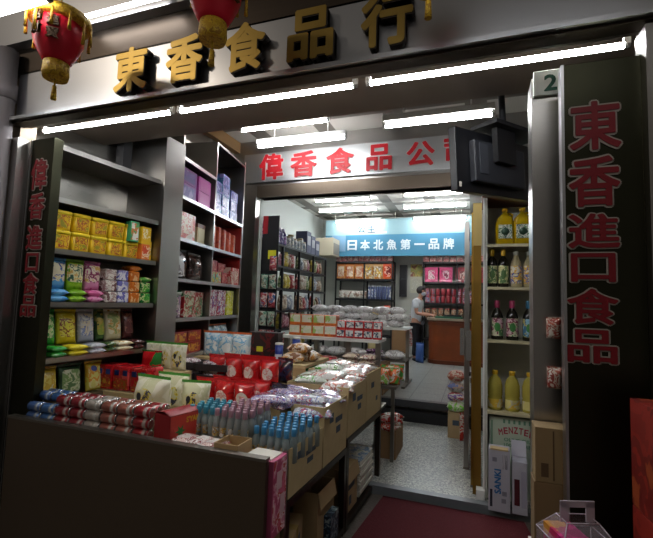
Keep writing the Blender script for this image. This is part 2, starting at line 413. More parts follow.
lettered('pillar_sign', -2.60, -2.41, 1.78, -.06, 2.40,
    [('偉', -2.51, 2.176, .135, .19), ('香', -2.507, 1.978, .13, .16), ('進', -2.505, 1.785, .13, .145), ('口', -2.504, 1.634, .105, .115), ('食', -2.505, 1.508, .125, .125), ('品', -2.505, 1.375, .125, .125)],
    'narrow steel pillar panel with red characters beside the snack shelving')
o = bx('number_plate', .232, .344, 1.912, 1.929, 2.353, 2.462, mat('plate_white', '#cfd6d2', .4), None, .002)
text_obj('number', '2', mat('plate_green', '#125240', .5), o, (.297, 1.9115, 2.405), .05, .072, .03, .002)
tag(o, 'white number plate with a green 2 on top of the bare steel post', 'number plate')

# shop sign -----------------------------------------------------------------
sg = empty('shop_sign', (-1.0, 1.72, 2.51))
bx('sign_board', -1.68, 1.72, 0, .07, 0, .30, STEEL_P, sg)
GOLDL = brushed('gold_leaf', '#a58a4a', .38, (1, 1, 1), .1); DARKL = mat('letter_side', '#2a2018', .5)
for ch, x, tilt in (('東', -1.745, 0), ('香', -1.40, 0), ('食', -1.05, 0), ('品', -.71, 0), ('行', -.36, 0)):
    t = text_obj('character', ch, GOLDL, sg, (x+1.0, -.045, .155), .225, .245, .035, .006)
    text_obj('character_side', ch, DARKL, t, (.004, -.006, -.022), 0, 0, .036, .034, (0, 0, 0), True)
tag(sg, 'long steel sign board with five raised gold characters above the shop front', 'sign')
# inner sign over the doorway
sg = empty('shop_sign', (-1.4, 4.99, 3.05))
bx('sign_board', -1.62, 1.34, -.03, .005, 0, .40, brushed('bright_sheet', '#c9cbcc', .42), sg)
RL = mat('bright_red_letter', '#c8202a', .4)
for ch, x, wd, hh in (('偉', -2.595, .36, .36), ('香', -2.125, .37, .345), ('食', -1.627, .37, .34), ('品', -1.119, .32, .33), ('公', -.619, .33, .3), ('司', -.206, .29, .3)):
    t = text_obj('character', ch, RL, sg, (x+1.4, -.045, .2), wd, hh, .03, .008)
    text_obj('outline', ch, mat('outline_pale', '#d9d2d0', .5), t, (0, 0, -.008), 0, 0, .055, .006, (0, 0, 0), True)
tag(sg, 'bright steel sign with large red characters over the inner doorway', 'sign')

# fluorescent lamps -----------------------------------------------------------
def tube_light(label, x0, x1, y, z, e, housing=True, group=None, r=.0125, drop=False):
    o = empty('tube_light', ((x0+x1)/2, y, z)); L = (x1-x0)/2
    m = mat('tube_glow_%d' % e, (1, 1, 1, 1) if e < 30 else (.96, .98, 1, 1), .5, emit=e)
    bm = bmesh.new(); tube(bm, (-L+.02, 0, 0), (L-.02, 0, 0), r, 10); link('tube', bm, m, o)
    for s in (-1, 1):
        bm = bmesh.new(); tube(bm, (s*(L-.02), 0, 0), (s*L, 0, 0), r*1.05, 10); link('end_cap', bm, mat('lamp_cap', '#b9b9b9', .4), o)
    if housing:
        bm = bmesh.new(); box(bm, -L, L, -.03, .03, .035, .085, 0, .006)
        for s in (-1, 1): box(bm, s*(L-.012)-.012, s*(L-.012)+.012, -.012, .012, -.012, .036)
        link('housing', bm, WHITE, o)
        if drop:
            for s in (-.6, .6):
                bm = bmesh.new(); tube(bm, (s*L, 0, .084), (s*L, 0, 3.651-z), .006, 6); link('suspension_rod', bm, WHITE, o)
    else:
        for s in (-1, 1): bx('lamp_holder', s*(L-.01)-.012, s*(L-.01)+.012, -.01, .012, 0, .035, mat('lamp_cap', '#b9b9b9', .4), o)
    tag(o, label, 'lamp', group); return o
G = 'fluorescent tubes under the facade'
tube_light('fluorescent tube under the facade next to the narrow lettered pillar', -2.72, -1.657, 1.92, 2.527, E_FRONT, False, G)
tube_light('middle fluorescent tube of the three under the facade', -1.624, -.553, 1.92, 2.525, E_FRONT, False, G)
tube_light('fluorescent tube under the facade reaching over the wide lettered pillar', -.506, .585, 1.92, 2.525, E_FRONT, False, G)
tube_light('fluorescent tube high above the lantern beside the drain pipe', -2.9, -1.72, 1.2, 2.715, E_CANOPY, True, 'lamps above the sign', .013)
tube_light('fluorescent tube on the upper fascia behind the lantern', -2.12, -1.5, 1.62, 2.985, E_CANOPY, False, 'lamps above the sign', .012)
tube_light('added out-of-view tube brightening the 行 end of the sign', -.42, .72, .8, 2.80, 14, True, 'lamps above the sign', .013)  # unseen tube, added to lift the steel sign at this end
G = 'ceiling lamps of the front room'
tube_light('ceiling lamp in front of the 偉香 sign, nearer the street', -2.6, -1.5, 4.15, 3.42, E_IN, True, G, drop=True)
tube_light('ceiling lamp directly above the 偉香 sign letters', -2.48, -1.36, 4.35, 3.29, E_IN, True, G, drop=True)
tube_light('ceiling lamp above the hanging television', -.70, .135, 3.2, 2.86, E_IN, True, G, drop=True)
G = 'ceiling lamps of the back room'
tube_light('back room ceiling lamp just behind the steel beam, over the aisle', -1.28, -.05, 7.8, 3.5, E_BACK, True, G, drop=True)
tube_light('back room ceiling lamp behind the beam, over the black rack', -3.1, -1.95, 7.9, 3.5, E_BACK, True, G, drop=True)
tube_light('back room lamp in the middle row, rack side', -3.30, -1.98, 8.65, 3.46, E_BACK, True, G, drop=True)
tube_light('back room lamp in the middle row, aisle side', -1.42, -.16, 8.65, 3.46, E_BACK, True, G, drop=True)
tube_light('back room lamp above the blue banner, rack side', -3.25, -2.1, 9.7, 3.42, E_BACK, True, G, drop=True)
tube_light('back room lamp above the blue banner, counter side', -1.36, -.18, 9.7, 3.42, E_BACK, True, G, drop=True)

# lanterns ---------------------------------------------------------------
LRED = mat('lantern_silk', '#d01430', .4, trans=0, bump=.1, bscale=40); LYEL = prt('lantern_fringe', ['#c79a1e', '#d8b52e', '#a87a18'], 60, .6)
LCH = mat('lantern_ink', '#5a3a10', .5)
def lantern():
    o = empty('paper_lantern')
    bm = bmesh.new(); n = 28; prof = [(.098, .0)] ; prof = []
    for k in range(13):
        t = k/12; r = .055+.05*math.sin(math.pi*.5*min(1, t/.62))-.012*max(0, t-.7)/.3; prof.append((r, -.20+.22*t))
    lathe(bm, prof, n, 0, flutes=14, fa=.012); link('body', bm, LRED, o)
    bm = bmesh.new(); lathe(bm, [(.125, -.012), (.135, .0), (.132, .03), (.07, .05), (.03, .055)], 28); link('top_band', bm, LYEL, o)
    bm = bmesh.new(); lathe(bm, [(.05, -.275), (.055, -.25), (.052, -.20), (.03, -.195)], 20, flutes=20, fa=.03); link('bottom_band', bm, LYEL, o)
    for a in range(10, 370, 30):
        x, y = .132*math.cos(R(a)), .132*math.sin(R(a))
        bm = bmesh.new(); tube(bm, (x, y, .0), (x, y, -.085-.03*((a//30) % 3 == 0)), .004, 6, r1=.008); link('fringe_strand', bm, LYEL, o)
    bm = bmesh.new(); tube(bm, (0, 0, -.275), (0, 0, -.31), .004, 6); tube(bm, (0, 0, -.31), (0, 0, -.375), .009, 8, r1=.013); link('tassel', bm, LYEL, o)
    bm = bmesh.new(); tube(bm, (0, 0, .05), (0, 0, .6), .003, 6); lathe(bm, [(.03, .052), (.03, .075), (.01, .08)], 14); link('cord', bm, GOLD, o)
    for ch, a, z in (('招', -88, -.03), ('財', -88, -.09), ('進', -50, -.05), ('寶', -50, -.11)):
        rr = .107; t = text_obj('character', ch, LCH, o, (rr*math.cos(R(a)), rr*math.sin(R(a)), z), .05, .05, .02, .012, (R(90), 0, R(a+90)))
    return o
put('lantern', lantern, (-1.86, 1.35, 2.73), 0, 'red lantern with yellow fringe hanging in front of the 東 end of the sign', 'lantern', 'red lanterns')
put('lantern', lantern, (-.995, 1.35, 2.752), R(40), 'red lantern hanging in front of the sign between 香 and 食', 'lantern', 'red lanterns')
put('lantern', lantern, (-.15, 1.35, 2.775), R(75), 'red lantern above the 行 end of the sign, only its tassel in view', 'lantern', 'red lanterns')
# drain pipe
o = empty('drain_pipe', (-2.71, 1.66, 0)); PIPEM = mat('pipe_grey', '#6f6a6c', .5)
bm = bmesh.new(); tube(bm, (0, 0, -.06), (0, 0, 2.93), .058, 18); link('pipe', bm, PIPEM, o)
bm = bmesh.new(); tube(bm, (0, 0, 2.62), (0, 0, 2.72), .066, 18); link('collar', bm, PIPEM, o)
tag(o, 'grey drain pipe running down outside the narrow lettered pillar', 'pipe')

# ================================================================== COUNTER AND TABLE
ct = empty('display_counter', (-2.5, 1.71, -.06))
bx('front_panel', 0, 1.64, 0, .03, 0, .81, STEEL_B, ct, .004)
bx('top_rim', 0, 1.64, -.006, .036, .805, .818, STEEL_D, ct)
bx('table_top', .06, 1.43, .03, .95, .755, .78, CARD2, ct); bx('front_ledge', 1.43, 1.50, .03, .19, .755, .78, CARD2, ct)
bx('side_panel', .06, .08, .03, .95, 0, .755, STEEL_D, ct)
bx('step_shelf', .20, 1.10, .95, 1.55, .86, .89, CARD2, ct)
bx('step_riser', .20, 1.10, .95, .965, .0, .86, CARD, ct)
bx('rear_shelf', .08, 1.18, 1.55, 2.15, .96, .985, CARD2, ct)
bx('rear_riser', .08, 1.18, 1.55, 1.565, .0, .96, CARD, ct)
for dx, dy in ((1.38, .92), (1.38, .08)): bx('leg', dx-.02, dx+.02, dy-.02, dy+.02, 0, .755, STEEL_D, ct)
tag(ct, 'dark steel front counter holding stepped display tables of snacks', 'counter')
TZ, SZ, RZ = .72, .83, .925

# side racks along the aisle
RA = 90-2.7
FS = Frame(-.845, 1.91, RA)
def rack(a0, a1, z1, label, d=.22):
    p = FS.p(a0, 0, -.06); o = empty('steel_rack', p, R(RA)); L = a1-a0; s = .02
    for x in (0, L-2*s):
        for y in (0, d-2*s): bx('leg', x, x+2*s, y, y+2*s, 0, z1, STEEL_DK, o)
    for z, nm in ((z1-.035, 'upper_shelf'), (.02, 'lower_shelf')): bx(nm, 2*s+.001, L-2*s-.001, 0, d, z, z+.035, STEEL_DK, o)
    bx('end_rail', 0, 2*s, 2*s+.001, d-2*s-.001, z1-.035, z1, STEEL_DK, o)
    tag(o, label, 'rack'); return o
rack(0, .87, .55, 'dark steel rack beside the aisle carrying the bottle carton')
rack(.88, 1.76, .60, 'dark steel rack beside the aisle next to the terrazzo floor', .50)
bx_post = bx('steel_post', 0, .022, 0, .022, 0, .80, STEEL_D); bx_post.location = (-.865, 1.885, -.06); tag(bx_post, 'slim steel post at the counter corner beside the pink carton', 'post')
INKB = mat('carton_ink', '#4a5560', .8)
mk_marks = ((-.2, .75, .16, .16), (.12, .66, .3, .1), (.1, .48, .18, .12))
def on_rack(key, mk, a, d, z, label, cat='carton', group=None, extra=0): return put(key, mk, FS.p(a, d, z), R(RA)+extra, label, cat, group)
on_rack('c1', carton_maker(.42, .215, .235, CARD2, True, mk_marks, (), INKB, fill=.155), .235, .006, .495, 'open cardboard carton packed with blue-capped bottles on the aisle rack')
on_rack('c2', carton_maker(.40, .215, .34, CARD2, True, mk_marks, (), INKB, fill=.26), .66, .004, .495, 'open carton of clear packets behind the bottle carton')
on_rack('c3', carton_maker(.42, .47, .33, CARD2, True, mk_marks, (), INKB, fill=.285), 1.10, .006, .545, 'open carton heaped with white packets, third along the aisle rack')
on_rack('c4', carton_maker(.42, .50, .36, CARD2, True, ((-.1, .7, .2, .12), (.2, .35, .12, .1)), (), INKB, fill=.32), 1.54, .008, .545, 'tall open carton at the terrazzo end of the aisle rack')
# below on the racks
on_rack('c5', carton_maker(.30, .16, .26, CARD, False, ((0, .7, .5, .15),), (), INKB, True), .24, .05, .0, 'closed brown carton on the lower shelf, next to the street', extra=R(14))
on_rack('c6', carton_maker(.26, .16, .33, CARD, True, ((0, .85, .5, .1),), ('front',), INKB), .62, .04, .0, 'brown carton with a torn open front on the lower shelf')
o = on_rack('c6b', box_maker('storage_tin', .14, .1, .17, prt('dark_blue_print', ['#10202e', '#25415a', '#8a9aa0'], 30, .4)), .66, -.005, .0, 'dark blue packet in front of the torn carton on the lower shelf', 'packet')
on_rack('c7', carton_maker(.26, .36, .30, CARD, False, ((0, .6, .5, .2), (-.1, .25, .2, .2)), ('front',), INKB), 1.08, .03, .0, 'brown carton on the lower shelf in front of the white leaflet stack')
# stack of leaflets: a bundle
def leaflets(col, n, th, w, d, nm):
    def mk():
        bm = bmesh.new()
        for i in range(n):
            j = .008*math.sin(i*2.3); k = .006*math.cos(i*1.7)
            box(bm, -w/2+j, w/2+j, k, d+k, i*th, i*th+th*.9)
        return link(nm, bm, col)
    return mk
o = on_rack('lf', leaflets(PAPER, 16, .016, .34, .36, 'magazine_bundle'), 1.45, .03, .0, 'thick bundle of white papers on the lower rack shelf', 'paper bundle')
bx('cover', -.17, .17, .0, .36, .256, .262, prt('cover_print', ['#c9d0d6', '#7aa3c9', '#e6e6e0', '#b7c7b0'], 9, .3), o)
on_rack('gl', leaflets(prt('green_pack', ['#2c7a2e', '#3f9a3c', '#9cc48a'], 25, .4), 12, .015, .26, .2, 'packet_bundle'), 1.52, .40, .0, 'stack of green packets behind the white paper bundle', 'packet stack').scale = (1, 1, 2.3)
# pink carton at the counter end
PINKP = prt('pink_floral', ['#b5446a', '#d98aa4', '#e8c9cc', '#c0392b', '#d4607f'], 12, .35)
o = bx('pink_gift_carton', -.16, 0, 0, .13, 0, .335, mat('pink_card', '#c25a80', .5), None, .003); o.location = (-.842, 1.75, .40); o.rotation_euler = (0, 0, R(-2.7))
bx('side_print', -.001, .0015, .006, .124, .006, .33, PINKP, o)
bx('white_label', .001, .0025, .03, .08, .2, .28, mat('pale_pink', '#d9b4bb', .5), o); bx('white_label', .001, .0025, .07, .11, .08, .17, mat('pale_pink', '#d9b4bb', .5), o)
bx('lid', -.158, -.02, .01, .12, .335, .34, PAPER, o)
tag(o, 'tall pink flowered carton with a white top at the end of the counter', 'carton')
bx_o = bx('storage_box', -.075, .07, 0, .13, 0, .459, CARD); bx_o.location = (-.93, 1.75, -.06); tag(bx_o, 'plain cardboard box under the pink flowered carton', 'carton')
# open bins beside it
put('bin1', carton_maker(.13, .13, .06, CARD, True), (-1.09, 1.745, TZ), 0, 'low empty cardboard tray between the jelly packs and the pink carton', 'tray')
# ================================================================== GOODS ON THE FRONT COUNTER
# drink cans lying in a stack: three layers, colours by column
def can_maker(col, band):
    def mk():
        bm = bmesh.new(); r = .0275
        prof = [(r*.86, 0), (r, .006), (r, .094), (r*.86, .1)]
        lathe(bm, prof, 14); o = link('drink_can', bm, [mat('can_'+col, col, .3, .35, coat=.3)])
        for z, nm in ((-.0005, 'can_end'), (.094, 'can_end')):
            bm = bmesh.new(); lathe(bm, [(r*.80, z), (r*.9, z+.001), (r*.9, z+.0065), (r*.7, z+.0068)], 14); link(nm, bm, mat('can_metal', '#c9c9c9', .25, 1), o)
        bm = bmesh.new(); lathe(bm, [(r*1.012, .062), (r*1.012, .084)], 14); link('can_band', bm, mat('band_'+band, band, .25, .3), o)
        return o
    return mk
CANCOL = [('#3f5f96', '#9aa6b8', 'blue'), ('#39629a', '#a8b0b8', 'pale blue'), ('#7c1422', '#b8a8a6', 'dark red'), ('#801826', '#bba9a6', 'crimson'), ('#a9a19c', '#c8c6c2', 'silver'), ('#93574c', '#c9c3bd', 'brown'), ('#95594d', '#cbc5bf', 'russet'), ('#8c1a22', '#b9a7a3', 'bright red')]
bxr = bx('can_tray', 0, .875, 0, .14, 0, .105, CARD); bxr.location = (-2.43, 1.86, TZ); tag(bxr, 'cardboard riser under the back of the can stack', 'carton')
LAY = ['bottom', 'middle', 'top']
for c, (col, band, nm) in enumerate(CANCOL):
    x = -2.43+c*.11; short = c < 2
    spots = []
    for L in range(2 if short else 3): spots.append((L, 0, 1.785+.003*L, TZ+.0275+L*.055))
    for k in range(1, 3): spots.append((2, k, 1.79+.055*k, TZ+.0275+(1 if short else 2)*.055-(.004 if 0 else 0)))
    for L, k, y, z in spots:
        if k: z = TZ+.105+.028
        o = put('can'+nm, can_maker(col, band), (x, y, z), 0, '', 'can', 'drink cans stacked at the counter front')
        o.rotation_euler = (0, R(90), 0)
        where = ('%s layer of the front row' % LAY[L]) if k == 0 else ('top layer, %s row behind the front' % ORD[k-1])
        o['label'] = '%s drink can lying in the stack, %s' % (nm, where)
# red gift box
RBOX = prt('red_box_print', ['#9c2420', '#a82a22', '#b5382c'], 6, .4)
o = bx('gift_box', -.06, .06, 0, .20, 0, .145, mat('deep_red_card', '#8c1a22', .4), None, .004); o.location = (-1.475, 1.765, TZ); o.rotation_euler = (0, 0, R(-12))
bm = bmesh.new(); n = 10; prev = None
for i in range(n+1):
    x = -.062+.124*i/n; z = .145+.016*math.sin(math.pi*i/n)
    a, b = bm.verts.new((x, -.001, z)), bm.verts.new((x, .201, z))
    if prev: bm.faces.new((prev[0], a, b, prev[1]))
    prev = (a, b)
link('lid', bm, mat('deep_red_card', '#8c1a22', .4), o)
bx('side_print', .059, .0615, .004, .196, .004, .14, RBOX, o)
text_obj('lettering', "S'YAKI", mat('yellow_ink', '#c9a21e', .5), o, (.0618, .145, .11), .09, .03, .03, .001, (R(90), 0, R(90)))
bm = bmesh.new(); ctr = bm.verts.new((.0622, .065, .06))
ring = [bm.verts.new((.0622, .065+(.035 if i % 2 == 0 else .014)*math.cos(2*math.pi*i/12), .06+(.035 if i % 2 == 0 else .014)*math.sin(2*math.pi*i/12))) for i in range(12)]
for i in range(12): bm.faces.new((ctr, ring[i], ring[(i+1) % 12]))
link('leaf_emblem', bm, mat('leaf_green', '#2c6b2c', .5), o)
tag(o, 'red arched gift box with yellow lettering at the end of the can stack', 'box')
# jelly packs in clear film
FILM = prt('film_pink', ['#c9aaa6', '#dcc9c4', '#a86a68', '#e6dedb', '#8f5a5a'], 26, .12, .5)
for i, (x, y, rz) in enumerate(((-1.365, 1.815, 8), (-1.27, 1.82, -4), (-1.19, 1.81, 6))):
    put('jelly', bag_maker('jelly_pack', .12, .15, .045, FILM, prt('film_white', ['#d9cfcb', '#e8e4e0', '#b98a86'], 30, .1, .5), FILM, 'rect', (0, .5, .6, .3), True, 3), (x, y, TZ+.002), R(rz), 'clear-wrapped pink sweets packet in front of the bottles, %s from the red gift box' % ORD[i], 'sweets packet', 'clear sweets packets')
# bottles with coloured caps
def soda(capc, nm, tint):
    prof = [(.017, 0), (.02, .004), (.02, .085), (.0185, .1), (.0115, .125), (.010, .135)]
    return bottle_maker('drink_bottle', prof, mat('bottle_'+nm, tint, .15, trans=.5, ior=1.15), mat('cap_'+nm, capc, .35), .0125, (.128, .165), prt('bottle_label_'+nm, ['#a9b0a6', '#c9a43a', '#7a6a5a', '#d0cfc6'], 40, .3), (.0205, .03, .075), 12)
def bottles(nm, capc, tint, x0, y0, nx, ny, z, dx, dy, rz, text, last):
    k = soda(capc, nm, tint)
    for j in range(ny):
        for i in range(nx):
            x = x0+(i+.4*(j % 2))*dx; y = y0+j*dy; c, s = math.cos(rz), math.sin(rz)
            X, Y = x0+(x-x0)*c-(y-y0)*s, y0+(x-x0)*s+(y-y0)*c
            put('bottle_'+nm, k, (X, Y, z), R(37*i+11*j), '%s, %s row back, %s bottle along' % (text, ORD[j], ORD[i]), 'bottle', last)
bottles('aqua', '#3f8aa0', '#b9c6c4', -1.425, 1.935, 4, 5, TZ, .042, .043, 0, 'aqua-capped small bottle in the block behind the sweets packets', 'aqua-capped drink bottles')
bottles('pink', '#9c7886', '#b6bcbc', -1.262, 1.925, 5, 7, TZ, .041, .042, 0, 'pink-capped small bottle in the middle block', 'pink-capped drink bottles')
bottles('blue', '#3f86b3', '#b6c4c6', -1.045, 1.955, 5, 8, .651, .043, .046, R(-3.5), 'blue-capped bottle in the open carton', 'blue-capped drink bottles in the carton')
# white rice-cracker bags
CREAM = prt('cream_bag', ['#d9d6b8', '#e6e4d0', '#cfcfa8'], 7, .3)
LGRN = prt('lime_print', ['#c9cf4a', '#5aa03a', '#e0dfa0'], 16, .3)
INK = mat('black_ink', '#2a2c3a', .5)
wb = bag_maker('cracker_bag', .28, .25, .15, CREAM, prt('cracker_label', ['#3a3f5a', '#d9c83a', '#d8d5b6', '#d8d5b6'], 22, .3), mat('green_seal', '#4a9a3a', .35), 'oval', (.0, .42, .62, .3), seed=2, emblem=(INK, -.25, .52, .17, .1))
put('cracker', wb, (-1.87, 2.14, TZ), R(-6), 'big cream cracker bag with green top standing behind the cans', 'snack bag')
put('cracker', wb, (-1.63, 2.24, TZ), R(12), 'smaller cream cracker bag next to the red coffee bags', 'snack bag', scale=(.68, .7, .9))
put('cracker', wb, (-1.88, 2.335, TZ), R(0), 'cream cracker bag hidden behind the big cracker bag', 'snack bag', scale=(.9, .55, .95))
for i, (x, y) in enumerate(((-2.30, 2.60), (-2.18, 2.60), (-2.06, 2.60))):
    put('cracker', wb, (x, y, TZ+.20), R(5*i-5), 'small cream bag behind the red and green bag, %s along' % ORD[i], 'snack bag', 'small cream bags', scale=(.5, .3, .8))
# wrapped red multipacks on a carton
put('mpbase', box_maker('cardboard_box', .46, .22, .085, CARD2), (-2.27, 2.26, TZ), 0, 'low brown carton under the red wrapped packs', 'carton')
RWRAP = prt('red_wrap', ['#b3141e', '#c21a24', '#a01019', '#d94a4a'], 10, .15, .5)
for i in range(3):
    put('redpack', box_maker('drink_multipack', .145, .16, .165, RWRAP, prt('red_label', ['#b3141e', '#8a5a1e', '#b3141e', '#c9902a'], 26, .2), (0, .3, .8, .4), bev=.018), (-2.42+i*.15, 2.28, TZ+.087), 0, 'shiny red wrapped multipack on the low carton, %s from the shelf end' % ORD[i], 'multipack', 'red wrapped multipacks')
    for j in (-1, 1):
        b = bx('ribbon_dot', -.018, .018, -.006, .0, .105, .14, mat('blue_dot', '#2a3a8a', .4), None, .005)
        b.parent = bpy.context.scene.objects[-1] if False else [ob for ob in COL.objects if ob.name.startswith('drink_multipack')][-1]; b.location = (j*.036, 0, 0)
put('mpbase2', box_maker('cardboard_box', .42, .16, .20, CARD2), (-2.18, 2.485, TZ), 0, 'brown carton behind the red wrapped multipacks', 'carton')
# plastic tubs of sweets between cans and packs
def lidtub():
    bm = bmesh.new(); sup(bm, [(.075, .055, 0), (.085, .062, .07)], 24, 3); o = link('sweets_tub', bm, mat('yellow_tint', '#b9a040', .3))
    bm = bmesh.new(); sup(bm, [(.09, .067, .068), (.09, .067, .078), (.08, .06, .082)], 24, 3); link('lid', bm, mat('clear_lid', '#c9cfc4', .2), o); return o
put('lidtub', lidtub, (-2.28, 2.10, TZ), 0, 'clear-lidded yellow sweets tub behind the cans', 'tub')
put('lidtub', lidtub, (-2.07, 2.08, TZ), R(10), 'smaller yellow sweets tub beside the big cracker bag', 'tub', scale=(.7, .9, .9))
# red coffee bags
RBAG = prt('coffee_red', ['#b3161c', '#c4201f', '#a31218', '#b81a1e'], 7, .2, .4)
cb = bag_maker('coffee_bag', .155, .20, .085, RBAG, prt('coffee_label', ['#d4c8c2', '#dcd4ce', '#cc8f8a', '#d9d0ca'], 16, .25), mat('red_seal', '#b81a20', .3), 'oval', (0, .45, .6, .22), seed=5)
n = 0
for row, (y, z, xs) in enumerate(((2.47, TZ, (-1.72, -1.57, -1.42)), (2.57, TZ, (-1.66, -1.51, -1.36)), (2.78, SZ, (-1.68, -1.53, -1.40, -1.25)) if 0 else (2.80, SZ, (-1.86, -1.71, -1.56, -1.41)), (2.90, SZ, (-1.79, -1.64, -1.49)))):
    for i, x in enumerate(xs):
        put('coffee', cb, (x, y, z), R(random.uniform(-8, 8)), 'red coffee bag with pale oval label, %s row of the red block, %s along' % (ORD[row], ORD[i]), 'coffee bag', 'red coffee bags')
DBAG = prt('dark_bag', ['#1c1c2c', '#2a2a44', '#5a1a20', '#15151c'], 10, .25, .3)
put('darkb', bag_maker('snack_bag', .15, .19, .08, DBAG, None, None, seed=8), (-1.22, 2.57, TZ), R(-20), 'dark blue glossy bag beside the red coffee bags', 'snack bag')
put('darkb', None, (-1.36, 2.96, SZ), R(-15), 'dark blue glossy bag at the end of the rear coffee row', 'snack bag')
# flat packs and trays on the step
TR = prt('tray_goods', ['#b8a8a8', '#d9d4d6', '#7a3a4a', '#c9c0cc', '#5a4a4a'], 26, .15, .4)
def tray():
    o = carton_maker(.26, .2, .05, mat('tray_dark', '#2a2228', .4), True)(); o.name = 'sweets_tray'
    bm = bmesh.new(); bmesh.ops.create_uvsphere(bm, u_segments=16, v_segments=8, radius=1)
    for v in bm.verts: v.co = Vector((v.co.x*.115, .1+v.co.y*.085, .045+max(-.02, v.co.z*.03)))
    link('wrapped_contents', bm, TR, o, smooth=True); return o
for i, (x, y, z) in enumerate(((-2.15, 2.72, SZ), (-1.88, 2.72, SZ), (-2.15, 2.73, SZ+.08), (-1.87, 2.73, SZ+.08))):
    put('tray', tray, (x, y, z), R(4*i-6), 'film-wrapped sweets tray on the step shelf, %s layer, %s from the column' % (('lower', 'upper')[i//2], ORD[i % 2]), 'tray', 'film-wrapped sweets trays')
put('redsm', bag_maker('snack_bag', .18, .14, .08, prt('red_green_bag', ['#c41a22', '#b8141c', '#2a7a32'], 6, .2), None, None, seed=4), (-2.24, 2.53, TZ+.20), R(0), 'small red and green bag on the carton behind the red multipacks', 'snack bag')
put('cup', bottle_maker('sweets_jar', [(.035, 0), (.04, .004), (.042, .1), (.04, .12)], PET, mat('jar_lid_yellow', '#c9b42a', .4), .042, (.118, .145), TR, (.0425, .01, .09), 16), (-1.98, 2.98, SZ), 0, 'clear jar with a yellow lid among the wrapped trays', 'jar')
BLUEB = prt('chips_bag', ['#c9dbe4', '#8fc0dc', '#dfe7ea', '#b8d4e0'], 6, .25, .3)
for i, (x, rz) in enumerate(((-2.30, 4), (-2.15, -5), (-2.0, 6), (-2.22, 3))):
    put('chips', bag_maker('snack_bag', .2, .23, .09, BLUEB, prt('chips_label', ['#e6ecec', '#7ab8dc', '#d0e0e6', '#e6ecec'], 10, .3), mat('orange_seal', '#cf6a3a', .4), 'rect', (0, .5, .7, .3), seed=11), (x, 3.38+.03*(i == 3), RZ), R(rz), 'white and sky-blue bag with orange edge on the rear shelf, %s along' % ORD[i], 'snack bag', 'sky-blue snack bags')
put('blackdisp', box_maker('display_box', .28, .12, .24, mat('black_red_card', '#1d1418', .35), prt('black_red_print', ['#1a1418', '#5a141c', '#241a1e', '#2a1c20'], 8, .3), (0, .5, .95, .95), bev=.003), (-1.79, 3.40, RZ), R(4), 'black and dark red display box behind the red coffee bags', 'box')
tagy = bx('price_tag', -.03, .03, -.004, 0, 0, .045, mat('yellow_tag', '#c9c62a', .5), [o for o in COL.objects if o.name.startswith('display_box')][-1]); tagy.location = (-.03, 0, .07)
put('bluecan', bottle_maker('snack_canister', [(.035, 0), (.035, .15)], mat('can_blue', '#2a3f8f', .35), WHITE, .036, (.148, .165), mat('can_white', '#c9cdd9', .4), (.0355, .02, .07), 16), (-1.60, 3.34, RZ), 0, 'blue canister with white lid beside the black display box', 'canister')
put('bluecan', None, (-1.53, 3.55, RZ+.04), 0, 'second blue canister behind the brown snack bags', 'canister')
put('bcbase', box_maker('cardboard_box', .2, .2, .04, CARD), (-1.55, 3.48, RZ), 0, 'low carton under the rear blue canister', 'carton')
BRB = prt('brown_bag', ['#a8702a', '#c99a5a', '#d9cdbd', '#7a4a1e'], 14, .3)
brb = bag_maker('snack_bag', .2, .17, .09, BRB, prt('brown_label', ['#d0c9c0', '#c9a07a', '#b0b8a0'], 20, .3), None, 'oval', (0, .6, .6, .2), True, 6)
for i, (x, y, z, rz) in enumerate(((-1.48, 3.30, RZ-.05, 10), (-1.40, 3.46, RZ-.05, -12), (-1.45, 3.36, RZ+.02, -6))):
    put('brownbag', brb, (x, y+.1, z+.05), R(rz), 'golden brown snack bag behind the coffee bags, %s of the three' % ORD[i], 'snack bag', 'golden brown snack bags')
put('lowtray', carton_maker(.24, .22, .10, CARD2, True, fill=.07), (-1.20, 2.30, TZ), 0, 'low brown tray holding violet clear packets beside the bottle carton', 'tray')
# clear packets heaped in the cartons
CLB = prt('clear_packet', ['#b8bcc6', '#d6d9df', '#6f86b8', '#a84a5a', '#e2e4e8'], 17, .1, .6, warp=1.5)
CLG = prt('clear_packet_green', ['#b9c2b8', '#d6dad4', '#5aa046', '#e2e5e0'], 13, .1, .6, warp=1.5)
CLR = prt('clear_packet_red', ['#c9c9c6', '#dcdcda', '#b86a5a', '#e6e6e4'], 13, .1, .6, warp=1.5)
CLP = prt('clear_packet_purple', ['#8a80a8', '#c4bfd2', '#8a4a5a', '#5a60a8', '#d8d4dc'], 17, .1, .6, warp=1.5)
kinds = [('blue', CLB, 'blue and white'), ('green', CLG, 'white and green'), ('red', CLR, 'white and pale red'), ('purple', CLP, 'violet')]
def clr(k): return bag_maker('clear_packet', .26, .24, .07, kinds[k][1], kinds[k][1], kinds[k][1], 'rect', (0, .5, .6, .25), True, k+1)
HEAP = [(.55, .12, .765, 0, 20, 8), (.70, .13, .775, 0, -15, 6), (.62, .17, .80, 0, 10, -6), (.80, .15, .79, 3, 30, 4), (.50, .32, .80, 3, -10, 6), (.44, .36, .815, 3, 25, -4), (.68, .33, .82, 3, -20, 6),
        (1.00, .12, .83, 2, 12, 6), (1.18, .14, .835, 2, -8, 5), (1.02, .34, .845, 1, 20, -4), (1.20, .36, .85, 1, -14, 5), (1.10, .24, .875, 2, 2, 3),
        (1.40, .14, .865, 2, 6, 4), (1.60, .16, .87, 2, -10, 3), (1.46, .36, .875, 1, 10, -3), (1.66, .36, .88, 2, -4, 3)]
HN = ['second aisle carton', 'third aisle carton', 'fourth aisle carton']; cnt = {}
